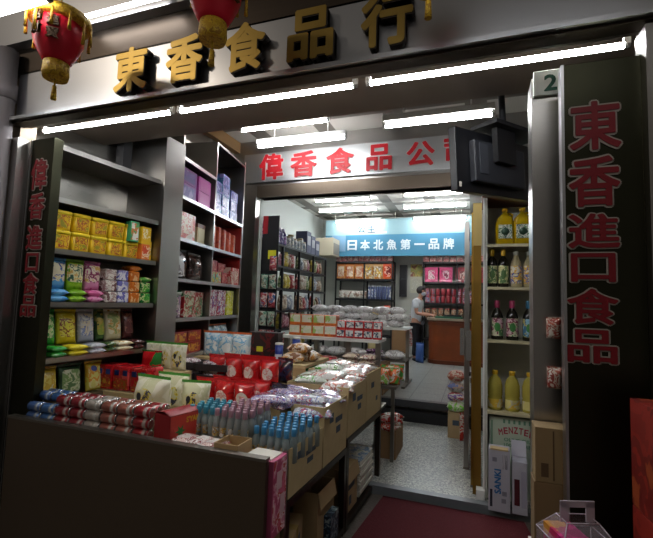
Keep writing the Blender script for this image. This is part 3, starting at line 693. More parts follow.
for a, d, z, k, rz, tl in HEAP:
    b = 0 if a < .9 else 1 if a < 1.3 else 2; cnt[b, k] = cnt.get((b, k), 0)+1
    p = FS.p(a, d, z); put('clr%d' % k, clr(k), p, R(RA+rz-90), '%s clear packet, %s of its colour on the %s' % (kinds[k][2], ORD[cnt[b, k]-1], HN[b]), 'packet', 'clear packets in the aisle cartons', lean=R(tl))
# ================================================================== LEFT SHELVING A (tubs and bags)
FA = Frame(-2.44, 1.85, 85)
sa = empty('steel_shelf_unit', FA.p(0, 0, 0), R(85))
for z in (2.38, 2.05, 1.73, 1.40, 1.06, .80): bx('shelf', .002, .80, 0, .34, z-.028, z, STEEL_D, sa); bx('shelf_edge', .002, .80, -.008, 0, z-.03, z+.002, STEEL, sa)
bx('back_panel', 0, .80, .341, .36, .72, 3.0, brushed('back_steel', '#8f8d88', .3), sa); bx('side_post', -.02, 0, 0, .36, .72, 2.385, STEEL, sa)
bx('upper_pipe', .62, .70, .22, .30, 2.39, 3.1, BLACKM, sa)
tag(sa, 'steel shelf unit of yellow tubs and biscuit bags behind the narrow lettered pillar', 'shelf unit')
TUBY = mat('tub_yellow', '#d9b21c', .3); LIDY = mat('lid_yellow', '#e0c62a', .3)
tubm = tub_maker('food_tub', .13, .12, .125, TUBY, LIDY, prt('tub_label', ['#d9b41e', '#c9862a', '#8f3a2a', '#d9b41e', '#8f8a2a'], 24, .35))
for row in range(2):
    for i in range(5): put('tub', tubm, FA.p(.07+i*.133, .03, 1.731+row*.126), R(85), 'yellow plastic food tub, %s row of the tub shelf, %s from the narrow pillar' % (('lower', 'upper')[row], ORD[i]), 'tub', 'yellow food tubs')
put('boxgw', box_maker('carton_pack', .075, .06, .15, mat('pack_green', '#3f9a6a', .4), prt('pack_white', ['#d9d9cc', '#e0e0d4', '#c9703a', '#5a9a5a'], 16, .3), (0, .5, .82, .85)), FA.p(.59, .0, 1.857-.0), R(85), 'green and white carton standing on the last tubs', 'carton pack')
put('boxor', box_maker('carton_pack', .075, .08, .12, mat('pack_orange', '#d9722a', .4), prt('pack_or_label', ['#d9722a', '#e6d0b0', '#c94a2a'], 16, .3), (0, .5, .85, .8)), FA.p(.70, -.0, 1.731), R(85), 'small orange carton next to the yellow tubs', 'carton pack')
put('boxyl', box_maker('carton_pack', .085, .08, .13, mat('pack_yellow', '#d9ae1e', .4), prt('pack_yl_label', ['#d9ae1e', '#e6dcc0', '#d9ae1e', '#e6dcc0'], 12, .3), (0, .6, .8, .6)), FA.p(.70, .0, 1.852), R(85), 'yellow carton stacked on the small orange carton', 'carton pack')
put('boxyl', None, FA.p(.77, .05, 1.731), R(85), 'yellow carton at the column end of the tub shelf', 'carton pack', scale=(.7, 1, 1.2))
# biscuit stacks on the shelf below
def pk(key, cols, w, d, h, nm='biscuit_pack', scale=14): return box_maker(nm, w, d, h, prt(key, cols, scale, .25, .3), bev=.012)
ST = [('blue', ['#3a8ac4', '#5aa0d0', '#d0c9a8', '#28509a'], .11, 'light blue'), ('lime', ['#7ab022', '#93c42a', '#d9d6a8', '#2a5a4a'], .11, 'lime green'), ('pinkb', ['#c95a93', '#d98ab4', '#e0cfc0', '#8a2a5a'], .10, 'pink')]
for i, (k, cols, wd, cn) in enumerate(ST):
    a = .075+i*.125
    o = put('bag_'+k, bag_maker('biscuit_bag', .125, .20, .07, prt('bb_'+k, [cols[0], cols[1], cols[0]], 6, .25, .3), prt('bl_'+k, [cols[2], cols[3], cols[2], '#d0a85a'], 16, .3), None, 'rect', (0, .55, .95, .3), seed=i), FA.p(a, .08, 1.482), R(85), '%s biscuit bag standing on flat packs, third shelf' % cn, 'biscuit bag')
    for j in range(2):
        put('flat_'+k, bag_maker('biscuit_pack', .125, .12, .042, prt('bb_'+k, [cols[0], cols[1], cols[0]], 6, .25, .3), None, None, lying=True, seed=i+3), FA.p(a, .075, 1.402+.04*j), R(85), '%s flat biscuit pack under its standing bag, %s one' % (cn, ('lower', 'upper')[j]), 'biscuit pack')
ST2 = [('white', ['#c9c4bd', '#a88f8a', '#d9d4cc', '#7a5a5a'], 'white'), ('lilac', ['#8a8ac0', '#b4b4d4', '#d6d6dc', '#6a6ab0'], 'lilac'), ('orangeb', ['#d9832a', '#c96a1e', '#e0b070'], 'orange'), ('greenb', ['#2f8a3a', '#55a53a', '#c0c98a', '#1e6a2e'], 'green')]
for i, (k, cols, cn) in enumerate(ST2):
    for j in range(3 if i < 3 else 2):
        put('bx_'+k, pk('bx_'+k, cols, .095, .1, .078), FA.p(.445+i*.10, .02+.005*j, 1.402+.08*j), R(85+3*j), '%s boxed biscuit pack, %s layer of its stack on the third shelf' % (cn, ('bottom', 'second', 'top')[j]), 'biscuit pack')
    if i == 2 or i == 3: put('bgl_'+k, bag_maker('biscuit_pack', .11, .12, .04, prt('bx_'+k, cols, 14, .25), None, None, lying=True, seed=i), FA.p(.445+i*.10, .08, 1.402+(.24 if i == 2 else .16)), R(80), 'loose %s pack lying on top of the %s boxes' % (cn, cn), 'biscuit pack')
# bags on the shelf at hip height
LB = [('greenpack', ['#2a9a3a', '#3fae3a', '#2a9a3a'], ['#5ab04a', '#c9d09a', '#2a8a3a'], .10, 'bright green'), ('yellowpack', ['#d2c022', '#dccb2e', '#d2c022'], ['#d9cf4a', '#8a4a2a', '#e0d65a', '#d0bc22'], .14, 'large yellow'), ('whiteblue', ['#b4b8c4', '#c6cad2', '#a8aebc'], ['#d0d0ce', '#7a86b0', '#d9cfb0', '#d0d0ce'], .125, 'white and blue'),
      ('darkgreen', ['#2f4a2a', '#3a5a2a', '#7a7a3a'], ['#8a9a3a', '#b09a3a', '#3a5a2a'], .075, 'dark green'), ('whitegold', ['#cfc8a0', '#dcd6b8', '#b98a3a'], ['#dcd8c0', '#c99a4a', '#c9bf8a', '#8a9a5a'], .14, 'cream and gold'), ('brownpk', ['#3f1f1c', '#54282a', '#3f1f1c'], ['#5a2c2c', '#8a5a4a', '#3f1f1c'], .10, 'dark brown')]
a = .02
for i, (k, c1, c2, wd, cn) in enumerate(LB):
    a += wd/2
    put('sb_'+k, bag_maker('biscuit_bag', wd*1.02, .225, .06, prt('sbm_'+k, c1, 6, .22, .4), prt('sbl_'+k, c2, 17, .3), None, 'rect', (0, .52, .78, .34), seed=i+1), FA.p(a, .10, 1.13), R(85), '%s biscuit bag leaning upright on the second shelf up' % cn, 'biscuit bag', lean=R(-8))
    for j in range(2):
        put('fl_'+k, bag_maker('biscuit_pack', wd, .13, .036, prt('sbm_'+k, c1, 6, .22, .4), None, None, lying=True, seed=i+5), FA.p(a, .085-.06, 1.062+.034*j), R(85), '%s flat pack under its leaning bag, %s one' % (cn, ('lower', 'upper')[j]), 'biscuit pack')
    a += wd/2+.004
# lowest bags
LL = [('lowyellow', ['#c9a422', '#d2b22e', '#b8921e'], ['#d0cdb0', '#c9a83a', '#d9c86a'], .13, 'golden yellow', .04), ('lowgreen', ['#2f4f36', '#3a5a3e', '#2f4f36'], ['#a8b48a', '#7a9a5a', '#c4c9a4', '#5a7a4a'], .16, 'dark green framed', .19), ('lowlemon', ['#cdb93a', '#d6a52a', '#d0c04a'], ['#d9d27a', '#e0d99a', '#d9952a', '#d9d27a'], .13, 'lemon with a blue heart', .36)]
for k, c1, c2, wd, cn, a in LL:
    put('ll_'+k, bag_maker('biscuit_bag', wd, .2, .06, prt('llm_'+k, c1, 6, .22, .4), prt('lll_'+k, c2, 12, .3), None, 'rect', (0, .45, .8, .36), seed=3, emblem=(mat('heart_blue', '#3a4a9a', .4), -.2, .74, .35, .1) if 'heart' in cn else None), FA.p(a+.03, .06, .802), R(85), '%s bag on the lowest shelf, above the drink cans' % cn, 'biscuit bag', lean=R(-8))
# ================================================================== LEFT SHELVING B (gift boxes)
FB = Frame(-2.37, 2.915, 99.5); RB = R(99.5)
sbu = empty('steel_shelf_unit', FB.p(0, 0, 0), RB)
for z in (2.33, 1.965, 1.615, 1.275, .95): bx('shelf', .0, 1.40, 0, .36, z-.025, z, STEEL_D, sbu); bx('shelf_edge', .0, 1.40, -.008, 0, z-.028, z+.002, STEEL_P, sbu)
bx('shelf', 0, .64, 0, .36, 2.645, 2.67, STEEL_D, sbu); bx('shelf_edge', 0, .64, -.008, 0, 2.642, 2.672, STEEL_P, sbu)
bx('back_panel', 0, 1.40, .361, .38, -.06, 3.1, STEEL_D, sbu); bx('divider', .64, .66, 0, .36, .2, 3.05, STEEL, sbu)
bx('end_panel', 1.40, 1.42, 0, .38, -.06, 3.1, STEEL, sbu); bx('end_panel', -.02, -.0, 0, .38, -.06, 3.05, STEEL_D, sbu)
bx('end_lining', 1.392, 1.399, .01, .355, 1.62, 2.3, mat('red_board', '#8a1c16', .5), sbu); bx('top_board', .66, 1.42, 0, .38, 3.03, 3.05, STEEL_DK, sbu)
tag(sbu, 'tall steel shelf unit of gift boxes between the bare steel column and the inner doorway', 'shelf unit')
PUR = mat('purple_card', '#6a2480', .4); PURL = prt('purple_label', ['#2c2478', '#4a2c88', '#3a2478', '#7a6aa4'], 8, .3)
MAG = mat('magenta_card', '#a83a8f', .4)
pb = box_maker('tea_box', .28, .20, .135, PUR, PURL, (0, .5, .75, .7)); mb = box_maker('tea_box', .25, .20, .135, MAG, mat('magenta_label', '#b04a98', .4), (0, .5, .8, .75))
for j in range(2):
    put('pb', pb, FB.p(.16, .03, 2.332+.137*j), RB, 'purple tea box with a violet label, %s of its stack on the high shelf' % ('bottom', 'top')[j], 'box', 'purple tea boxes')
    put('mb', mb, FB.p(.47, .03, 2.332+.137*j), RB, 'magenta tea box, %s of its stack against the divider' % ('bottom', 'top')[j], 'box', 'magenta tea boxes')
TEA = prt('tea_print', ['#3a4a8a', '#6a6ab0', '#2a6a8f', '#8a7ab8'], 10, .3); TEAL = prt('tea_label', ['#28286a', '#44448f', '#8a8ab8', '#3a2c74'], 8, .3)
tb = box_maker('tea_box', .2, .16, .115, TEA, TEAL, (0, .5, .8, .75))
TB = [(.78, 0), (.78, 1), (.78, 2), (.99, 0), (.99, 1), (.99, 2), (.99, 3), (1.22, 0), (1.22, 1), (1.22, 2)]
for a, l in TB: put('tb', tb, FB.p(a, .04, 2.332+.117*l), RB+R(3*(l % 2)), 'blue and violet tea box, %s level, %s stack from the divider' % (ORD[l], ORD[0 if a < .8 else 1 if a < 1 else 2]), 'box', 'blue tea boxes')
# shelf two
put('b21', box_maker('gift_box', .33, .14, .25, prt('white_red_gift', ['#c9b8ac', '#d9c8bc', '#c96a5a', '#b83a3a'], 9, .3), prt('wr_label', ['#d0c0a8', '#c97a6a', '#d9cfc4', '#b85a4a'], 12, .3), (0, .55, .7, .6)), FB.p(.19, .05, 1.967), RB, 'large white and red flowered gift box on the second shelf', 'gift box')
put('b22', box_maker('jar_box', .15, .12, .2, mat('cream_card', '#b8ac84', .5), mat('cream_label', '#cfc6a4', .5), (0, .5, .7, .6), top=mat('brown_lid', '#5a3222', .4)), FB.p(.50, .06, 1.967), RB, 'cream box with a brown lid beside the large flowered gift box', 'box')
og = box_maker('gift_box', .10, .2, .24, prt('orange_gift', ['#b8401e', '#c2502a', '#a83018'], 6, .35), prt('gift_label', ['#c9b4a0', '#b84a2a', '#d0c4b8'], 10, .3), (0, .45, .55, .8))
for i in range(5): put('og', og, FB.p(.775+i*.132, .05, 1.967), RB+R(12), 'upright orange-red gift box with a pale band, %s from the divider' % ORD[i], 'gift box', 'orange-red gift boxes', scale=(1, 1, 1.05-.03*i))
# shelf three
DKB = prt('dark_gift_bag', ['#2a1a18', '#3a2622', '#221412'], 8, .15, .6); SIL = prt('silver_label', ['#b9b9bd', '#8a8488', '#d0d0d4', '#5a4a48'], 5, .12, .6)
put('dk', bag_maker('gift_bag', .27, .27, .1, DKB, SIL, None, 'rect', (-.2, .5, .45, .42), seed=2), FB.p(.17, .1, 1.617), RB, 'dark brown gift bag with a silver panel on the third shelf', 'gift bag')
put('dk2', bag_maker('gift_bag', .26, .26, .1, DKB, prt('brown_lab', ['#3a221e', '#5a3a30', '#2a1816'], 10, .2), None, 'rect', (0, .5, .6, .3), seed=4), FB.p(.47, .1, 1.617), RB, 'dark brown gift bag standing against the divider on the third shelf', 'gift bag')
rb = box_maker('gift_box', .24, .15, .12, prt('red_gift', ['#8f2430', '#a83040', '#7a1c28'], 7, .3), prt('red_gift_label', ['#a83a44', '#c98a80', '#8f2a34'], 14, .3), (0, .5, .8, .75))
put('rb', rb, FB.p(.82, .08, 1.617+.121), RB, 'dark red gift box, top of the stack beside the divider', 'gift box'); put('rb', rb, FB.p(1.10, .1, 1.617+.121), RB, 'dark red gift box, top of the stack by the unit end', 'gift box', scale=(.8, 1, .9))
pm = box_maker('biscuit_box', .14, .15, .12, prt('multi_box', ['#b8a89a', '#c94a3a', '#4aa08f', '#c9b43a', '#c9bcb0'], 10, .3), prt('multi_label', ['#c94a3a', '#d0c8b8', '#5aa89a', '#d0b83a'], 12, .3), (0, .5, .85, .8))
for i in range(2): put('pm', pm, FB.p(.75+.145*i, .04, 1.617), RB, 'small patterned biscuit box on the third shelf, %s from the divider' % ORD[i], 'box')
put('rb', rb, FB.p(1.05, .04, 1.617), RB, 'dark red gift box in the bottom layer of the third shelf', 'gift box', scale=(.55, 1, 1)); put('rw', box_maker('gift_box', .2, .15, .19, prt('redwhite_gift', ['#a82a30', '#c9a89a', '#b83a3a', '#d0bcac'], 9, .3), prt('rw_label', ['#c9a89a', '#a83a3a', '#d6c8b8'], 14, .3), (0, .5, .8, .7)), FB.p(1.26, .0, 1.617), RB, 'red and cream gift box standing at the end of the third shelf', 'gift box')
# shelf four
put('tin4', bottle_maker('sweets_tin', [(.085, 0), (.09, .006), (.09, .2)], prt('tin_flower', ['#8a7a8a', '#b8a8b0', '#4a7a5a', '#a84a5a'], 18, .25), mat('tin_lid', '#9aa89a', .3), .092, (.198, .225), prt('tin_label', ['#6a8a6a', '#c9b8b8', '#8a6a8a'], 18, .3), (.0905, .03, .18), 20), FB.p(.11, .12, 1.277), RB, 'round flowered sweets tin on the fourth shelf', 'tin')
put('rg4', box_maker('gift_box', .20, .12, .24, prt('redgreen', ['#8f1a24', '#a82a2e', '#c9b8a8', '#3a7a4a'], 9, .3), prt('rg_label', ['#b8c0a0', '#a82a2e', '#4a8a5a', '#c9c0b0'], 14, .3), (0, .45, .75, .7)), FB.p(.33, .05, 1.277), RB, 'red gift box with a green and white front beside the round tin', 'gift box')
put('rg4', None, FB.p(.53, .06, 1.277), RB, 'red gift box with a green and white front against the divider', 'gift box', scale=(.85, 1, .97))
for i in range(9):
    wht = i < 6
    k = 'thinw' if wht else 'thiny'
    put(k, box_maker('snack_packet', .07, .16, .27, prt('thin_'+k, ['#c9bcc0', '#b84a5a', '#d9d0d0', '#8f3a5a'] if wht else ['#b8b81e', '#c9c82e', '#d6d49a'], 14, .25), prt('thinl_'+k, ['#d6d0d0', '#a8405a', '#7a6a9a', '#d9d4d4'] if wht else ['#c9c42a', '#dcd88a', '#a8a01e'], 18, .25), (0, .5, .8, .85), bev=.008), FB.p(.72+i*.073, .03+.004*(i % 3), 1.277), RB+R(4*(i % 3)), '%s upright snack packet on the fourth shelf, %s from the divider' % ('white and red' if wht else 'yellow', ORD[i]), 'snack packet', 'upright snack packets')
# lowest shelf
rlow = box_maker('gift_box', .26, .2, .10, prt('low_red', ['#8a1a1e', '#a02a26', '#7a1418'], 6, .35), prt('low_red_label', ['#a83a2a', '#c9902a', '#8a1a1e'], 12, .3), (0, .5, .85, .7))
for i, (a, l) in enumerate(((.15, 0), (.42, 0), (.15, 1), (.42, 1))): put('rlow', rlow, FB.p(a, .03, .952+.102*l), RB, 'flat red gift box on the bottom shelf, %s layer, %s from the steel column' % (('lower', 'upper')[l], ORD[i % 2]), 'gift box', 'flat red gift boxes')
for i in range(4): put('chips', None, FB.p(.75+i*.17, .12, .952), RB, 'white and sky-blue bag on the bottom gift box shelf, %s from the divider' % ORD[i], 'snack bag', 'sky-blue bags on the bottom shelf', scale=(.8, .9, 1))

# ================================================================== BLACK RACK C in the back room
XC = -2.76; FC = Frame(XC, 5.14, 90); RC = R(90)
rk = empty('black_rack', FC.p(0, 0, .25 if False else 0), RC)
CZ = (2.31, 1.985, 1.65, 1.31, 1.03, .72)
for z in CZ: bx('shelf', 0, 2.6, 0, .36, z-.03, z, BLACKM, rk)
for a in (0, .64, 1.28, 1.92, 2.58):
    bx('post', a, a+.025, -.004, .03, .25 if a > .5 else .0, 2.31, BLACKM, rk); bx('post', a, a+.025, .33, .364, .25 if a > .5 else .0, 2.31, BLACKM, rk)
tag(rk, 'long black metal rack of packets along the side of the back room', 'rack')
CK = [('packet', 'red', ['#8a2a30', '#a83a40', '#c9b0a8']), ('packet', 'brown', ['#5a3a2a', '#7a5238', '#b89a7a']), ('packet', 'cream', ['#a89a84', '#c4b8a4', '#8a6a5a']), ('packet', 'green', ['#4a6a3a', '#7a8a5a', '#b8b890']), ('packet', 'yellow', ['#a8962a', '#c4b040', '#8a7a3a']), ('packet', 'pink', ['#a86a7a', '#c49aa4', '#8a4a5a']), ('packet', 'grey-blue', ['#5a6478', '#8f98a8', '#b8bcc0'])]
def cpk(i):
    k, cn, cols = CK[i]; return bag_maker('snack_packet', .14, .235, .08, prt('ck%d' % i, cols, 14, .3), prt('ckl%d' % i, [cols[2], cols[0], cols[1], '#b8b4ac'], 24, .3), None, 'rect' if i % 2 else 'oval', (0, .5, .7, .28), seed=i)
rng = random.Random(3)
for s in range(1, 6):
    a = .10; n = 0
    while a < 2.55:
        if not any(abs(a-pp) < .06 for pp in (.65, 1.29, 1.93)):
            i = rng.randrange(7); n += 1
            put('ck%d' % i, cpk(i), FC.p(a, .07+rng.random()*.02, CZ[s]), RC+R(rng.uniform(-8, 8)), '%s snack packet on the %s shelf of the black rack, %s from the doorway' % (CK[i][1], ORD[s], ORD[min(19, n-1)]), 'snack packet', 'packets on the black rack', scale=(1, 1, rng.uniform(.8, 1.12)))
        a += .13
vb = bottle_maker('violet_bottle', [(.05, 0), (.056, .01), (.056, .18), (.03, .21), (.02, .23)], mat('violet_plastic', '#4a3a78', .3), mat('pale_cap', '#b8b0cc', .4), .024, (.228, .27), prt('violet_label', ['#5a4a8a', '#c4bcd4', '#8a5a9a'], 16, .3), (.0565, .03, .15), 14)
for i in range(7): put('vb', vb, FC.p(.10+i*.115, .09, 2.311), RC, 'violet bottle on top of the black rack, %s from the doorway' % ORD[i], 'bottle', 'violet bottles on the rack top')
wj = bottle_maker('white_jar', [(.05, 0), (.055, .01), (.055, .14), (.045, .16)], prt('whitejar', ['#c4c4c0', '#a8b0b4', '#d4d4d0'], 12, .3), mat('jar_cap', '#9a8a6a', .4), .047, (.158, .185), prt('wj_label', ['#b8b8b4', '#6a7a8a', '#c9c4b8'], 18, .3), (.0555, .03, .12), 14)
for i in range(6): put('wj', wj, FC.p(.98+i*.13, .1, 2.311), RC, 'white jar on top of the black rack, %s past the violet bottles' % ORD[i], 'jar', 'white jars on the rack top', scale=(1, 1, 1+.25*(i % 3 == 1)))
bb = box_maker('storage_box', .2, .22, .34, mat('blue_grey_box', '#4a4a66', .5), mat('box_label', '#a8a8b0', .5), (0, .6, .7, .4))
for i in range(3): put('bb', bb, FC.p(1.86+i*.22, .08, 2.311), RC, 'blue-grey storage box on the far end of the rack top, %s of three' % ORD[i], 'box', 'storage boxes on the rack top', scale=(1, 1, 1.2-.15*i))
# packets hung at the doorway end of the rack
hp = bag_maker('hanging_packet', .11, .2, .03, prt('hang_red', ['#8a2a34', '#a84a50', '#c4b0a8', '#3a5a8a'], 12, .3), prt('hang_lab', ['#c4b8b0', '#a83a44', '#5a7aa0'], 18, .3), None, 'oval', (0, .5, .7, .25), seed=2)
hg = bag_maker('hanging_packet', .11, .2, .03, prt('hang_green', ['#4a7a66', '#8aa890', '#b8b8a8', '#7a5a4a'], 12, .3), prt('hang_labg', ['#b8c4b8', '#4a7a6a', '#a8a088'], 18, .3), None, 'oval', (0, .5, .7, .25), seed=3)
hs = bx('hanging_strip', -2.775, -2.53, 5.13, 5.138, .9, 2.62, BLACKM); hs.name = 'display_strip'
tag(hs, 'dark display panel of hanging packets at the doorway end of the black rack', 'panel')
for r in range(5):
    for c in range(2):
        g = r in (1, 3)
        if r == 0 and c == 0: continue
        put('hg' if g else 'hr', hg if g else hp, (-2.71+.12*c, 5.11, 1.86-.25*r), 0, '%s packet hanging at the doorway end of the rack, %s row, %s across' % ('green' if g else 'red', ORD[r], ORD[c]), 'packet', 'packets hung at the rack end')
yt = bx('price_card', -.06, .06, -.004, 0, 0, .12, mat('yellow_tag', '#c9c62a', .5)); yt.location = (-2.62, 5.128, 2.02); bx('card_edge', -.062, .062, -.002, .002, -.004, 0, BLACK, yt)
tag(yt, 'bright yellow card at the doorway end of the black rack', 'price card')
rt = bx('red_banner_strip', -2.775, -2.70, 5.125, 5.137, 2.37, 2.62, mat('red_strip', '#8f1420', .5)); tag(rt, 'narrow red strip above the violet bottles at the doorway', 'sign strip')

# ================================================================== BACK WALL
def back_rack(x0, x1, zs, label):
    o = empty('black_rack', (x0, 9.95, 0)); L = x1-x0
    for z in zs: bx('shelf', 0, L, 0, .42, z-.045, z, BLACKM, o)
    for a in (0, L/2, L-.03): bx('post', a, a+.03, 0, .04, .25, zs[0], BLACKM, o); bx('post', a, a+.03, .38, .42, .25, zs[0], BLACKM, o)
    tag(o, label, 'rack')
Z1 = (2.49, 2.06, 1.57, 1.12, .7); back_rack(-3.30, -1.86, Z1, 'black rack of tins on the back wall behind the white paper stacks')
Z2 = (2.47, 2.0, 1.52, 1.16, .7); back_rack(-1.16, .35, Z2, 'black rack of pink tins behind the wooden counter')
def tin(key, c1, c2): return box_maker('biscuit_tin', .22, .2, .37, prt('tin_'+key, c1, 7, .25, .3), prt('tinl_'+key, c2, 9, .25), (0, .5, .72, .72), top=mat('tinlid_'+key, c1[0], .3))
TN = [('gold', ['#b8703a', '#c98a4a', '#a8502a'], ['#d9c8b0', '#c4a890', '#b8846a'], 'cream and copper'), ('yellow', ['#b08a5a', '#d0c0a0', '#b87a3a'], ['#d6ceb8', '#8a7a6a', '#d0a83a', '#dcd6c4'], 'white and ochre'), ('orange', ['#c9502a', '#d0602e', '#b83e1e'], ['#c4402a', '#d9a890', '#7a2a2a'], 'orange')]
seq = [0, 0, 0, 1, 1, 2, 2] 
x = -3.17
for n, k in enumerate((0, 0, 0, 1, 1, 2)):
    put('tin%d' % k, tin(*TN[k][:3]), (x, 10.0, 2.061), 0, '%s biscuit tin on the back rack below the banner, %s along' % (TN[k][3], ORD[n]), 'tin', 'big biscuit tins'); x += .235
rowb = box_maker('small_box', .13, .15, .13, prt('rose_boxes', ['#a84a50', '#c98a84', '#8a3a3a', '#d0b0a4'], 10, .3), prt('rose_lab', ['#c9a09a', '#a84a50', '#d6c4b8'], 16, .3), (0, .5, .8, .7))
for i in range(10): put('rowb', rowb, (-3.22+i*.143, 9.98, 2.491), 0, 'rose-red small box on the top of the tin rack, %s along' % ORD[i], 'box', 'small boxes on the tin rack top')
bt = bottle_maker('sauce_can', [(.036, 0), (.04, .005), (.04, .18), (.03, .2)], mat('can_navy', '#4a5478', .35), mat('can_cap', '#b8b8bc', .35), .036, (.2, .215), prt('can_lab', ['#a8b0c0', '#4a5a8a', '#c4c4c8'], 20, .3), (.0405, .03, .16), 12)
wbg = bag_maker('white_packet', .16, .2, .09, prt('whitep', ['#b8b4ac', '#ccc8c0', '#8a7060'], 12, .3), None, None, seed=3)
for i in range(5): put('wbg', wbg, (-3.15+i*.14, 10.05, 1.571), R(7*i-14), 'whitish packet on the middle shelf of the tin rack, %s along' % ORD[i], 'packet', 'whitish packets on the tin rack')
for i in range(9): put('bt', bt, (-2.44+i*.065, 10.02+.03*(i % 2), 1.571), R(40*i), 'blue and silver can on the middle shelf of the tin rack, %s along' % ORD[i], 'can', 'blue and silver cans', scale=(.8, .8, 1.5))
for i in range(5): put('wbg', wbg, (-3.12+i*.17, 10.05, 1.121), R(9*i-18), 'whitish packet on the lower shelf of the tin rack, %s along' % ORD[i], 'packet', 'whitish packets on the lower shelf', scale=(1.1, 1, 1))
for i in range(3): put('lowcrt', carton_maker(.2, .25, .14, CARD2, False), (-2.25+i*.21, 10.0, 1.121), 0, 'small carton on the lower shelf of the tin rack, %s along' % ORD[i], 'carton', 'small cartons on the tin rack')
put('hangred', bag_maker('snack_bag', .14, .3, .05, prt('orange_red_bag', ['#c4502a', '#b83a2a', '#d0b0a0'], 7, .3), None, None, seed=1), (-1.98, 9.94, 1.13), R(10), 'orange-red tall bag at the end of the tin rack', 'bag')
# right-hand back rack
pt = box_maker('biscuit_tin', .29, .22, .34, prt('pink_tin', ['#b8285f', '#c93a70', '#a82055'], 6, .25, .3), prt('pink_tin_lab', ['#c94a7a', '#d9b8c0', '#7a2040'], 9, .25), (0, .5, .5, .6), top=mat('pinktin_lid', '#b83a6a', .3))
rt_ = box_maker('biscuit_tin', .30, .22, .34, prt('red_tin', ['#8f1a2c', '#a02438', '#7a1424'], 6, .25, .3), prt('red_tin_lab', ['#b85a5a', '#d0b8b0', '#6a1a24'], 9, .25), (0, .5, .4, .55), top=mat('redtin_lid', '#8f1a2c', .3))
for i in range(2): put('pt', pt, (-.96+.32*i, 10.0, 2.001), 0, 'bright pink biscuit tin with a pale picture, %s from the calendar' % ORD[i], 'tin', 'bright pink tins')
put('rt', rt_, (-.27, 10.0, 2.001), 0, 'dark red biscuit tin beside the pink tins', 'tin'); put('rt', rt_, (.06, 10.0, 2.001), 0, 'dark red biscuit tin behind the glass door frames', 'tin')
for i in range(9): put('rowb', rowb, (-1.08+i*.15, 9.98, 2.471), 0, 'rose-red small box above the pink tins, %s along' % ORD[i], 'box', 'small boxes above the pink tins')
rc = bottle_maker('drink_can', [(.045, 0), (.05, .006), (.05, .15), (.044, .16)], mat('can_reddish', '#8a2a34', .3), mat('can_top', '#b4b4b4', .3, .8), .043, (.158, .166), prt('can_red_lab', ['#a83a44', '#c9b8b8', '#5a6a9a', '#8a2a34'], 18, .3), (.0507, .02, .14), 12)
for l in range(2):
    for i in range(10): put('rc', rc, (-1.05+i*.118, 10.03, 1.521+.167*l), R(50*i+20*l), 'red and white can behind the counter, %s layer, %s along' % (('lower', 'upper')[l], ORD[i]), 'can', 'red cans behind the counter')
cj = bottle_maker('snack_jar', [(.055, 0), (.06, .01), (.06, .2), (.05, .22)], prt('jar_brown', ['#7a5040', '#a87a5a', '#b8a890', '#5a3a30'], 16, .25), mat('jar_red', '#8f3a34', .4), .055, (.215, .24), None, None, 14)
for i in range(8): put('cj', cj, (-1.04+i*.145, 10.05, 1.161), R(30*i), 'brown-filled snack jar on the shelf behind the person, %s along' % ORD[i], 'jar', 'snack jars behind the counter')
# banner
bn = bx('cloth_banner', -3.55, -.05, 9.84, 9.85, 2.60, 3.12, mat('banner_blue', '#3a7794', .7, var=.1, vscale=2)); 
bx('banner_top', -3.55, -.05, 9.838, 9.852, 3.12, 3.50, mat('banner_sky', '#8fb2ba', .7, var=.12, vscale=1.5), bn)
for i, ch in enumerate('日本北魚第一品牌'): text_obj('character', ch, mat('banner_white', '#c9d6dc', .6), bn, (-2.85+i*.325, 9.835, 2.87), .24, .25 if ch != '一' else .04, .03, .003)
bx('picture_panel', -3.38, -3.02, 9.832, 9.839, 2.72, 3.12, mat('banner_pale', '#6f96b4', .7), bn)
for i, ch in enumerate('公主'): text_obj('character', ch, mat('banner_dark', '#2a3440', .6), bn, (-2.62+i*.24, 9.835, 3.26), .2, .2, .03, .003)
for z in (3.15,): bx('white_line', -2.9, -2.0, 9.834, 9.838, z, z+.05, mat('banner_white', '#c9d6dc', .6), bn)
for hx in (-3.3, -1.8, -.3): bx('hanging_cord', hx-.006, hx+.006, 9.84, 9.85, 3.5, 3.652, PAPER, bn)
tag(bn, 'wide blue cloth banner with white characters hung above the back racks', 'banner')
# breaker panel, calendar, boxes between the racks
o = bx('breaker_box', -1.76, -1.58, 10.33, 10.4, 1.65, 2.43, mat('panel_dark', '#2a2a2e', .5)); bx('door', -1.74, -1.60, 10.322, 10.33, 1.70, 2.06, BLACK, o); bx('door', -1.74, -1.60, 10.322, 10.33, 2.10, 2.40, BLACK, o)
tag(o, 'dark electrical panel on the back wall beside the calendar', 'panel')
o = bx('wall_calendar', -1.50, -1.20, 10.38, 10.4, 1.75, 2.45, mat('calendar_paper', '#b8b8a4', .7)); bx('picture', -1.50, -1.20, 10.374, 10.38, 2.15, 2.45, prt('calendar_pic', ['#9a9a5a', '#b8a85a', '#8a5a4a', '#c4c4a8'], 5, .6), o); bx('date_grid', -1.47, -1.23, 10.376, 10.38, 1.8, 2.1, prt('calendar_grid', ['#b8b8a8', '#a8a898', '#c4c4b8'], 30, .7), o)
tag(o, 'wall calendar with an ochre picture hanging between the two back racks', 'calendar')
put('bkcart', carton_maker(.34, .35, .62, mat('dim_card', '#8a6a48', .8), False), (-1.70, 9.98, .25), 0, 'tall brown carton standing at the end of the tin rack', 'carton')
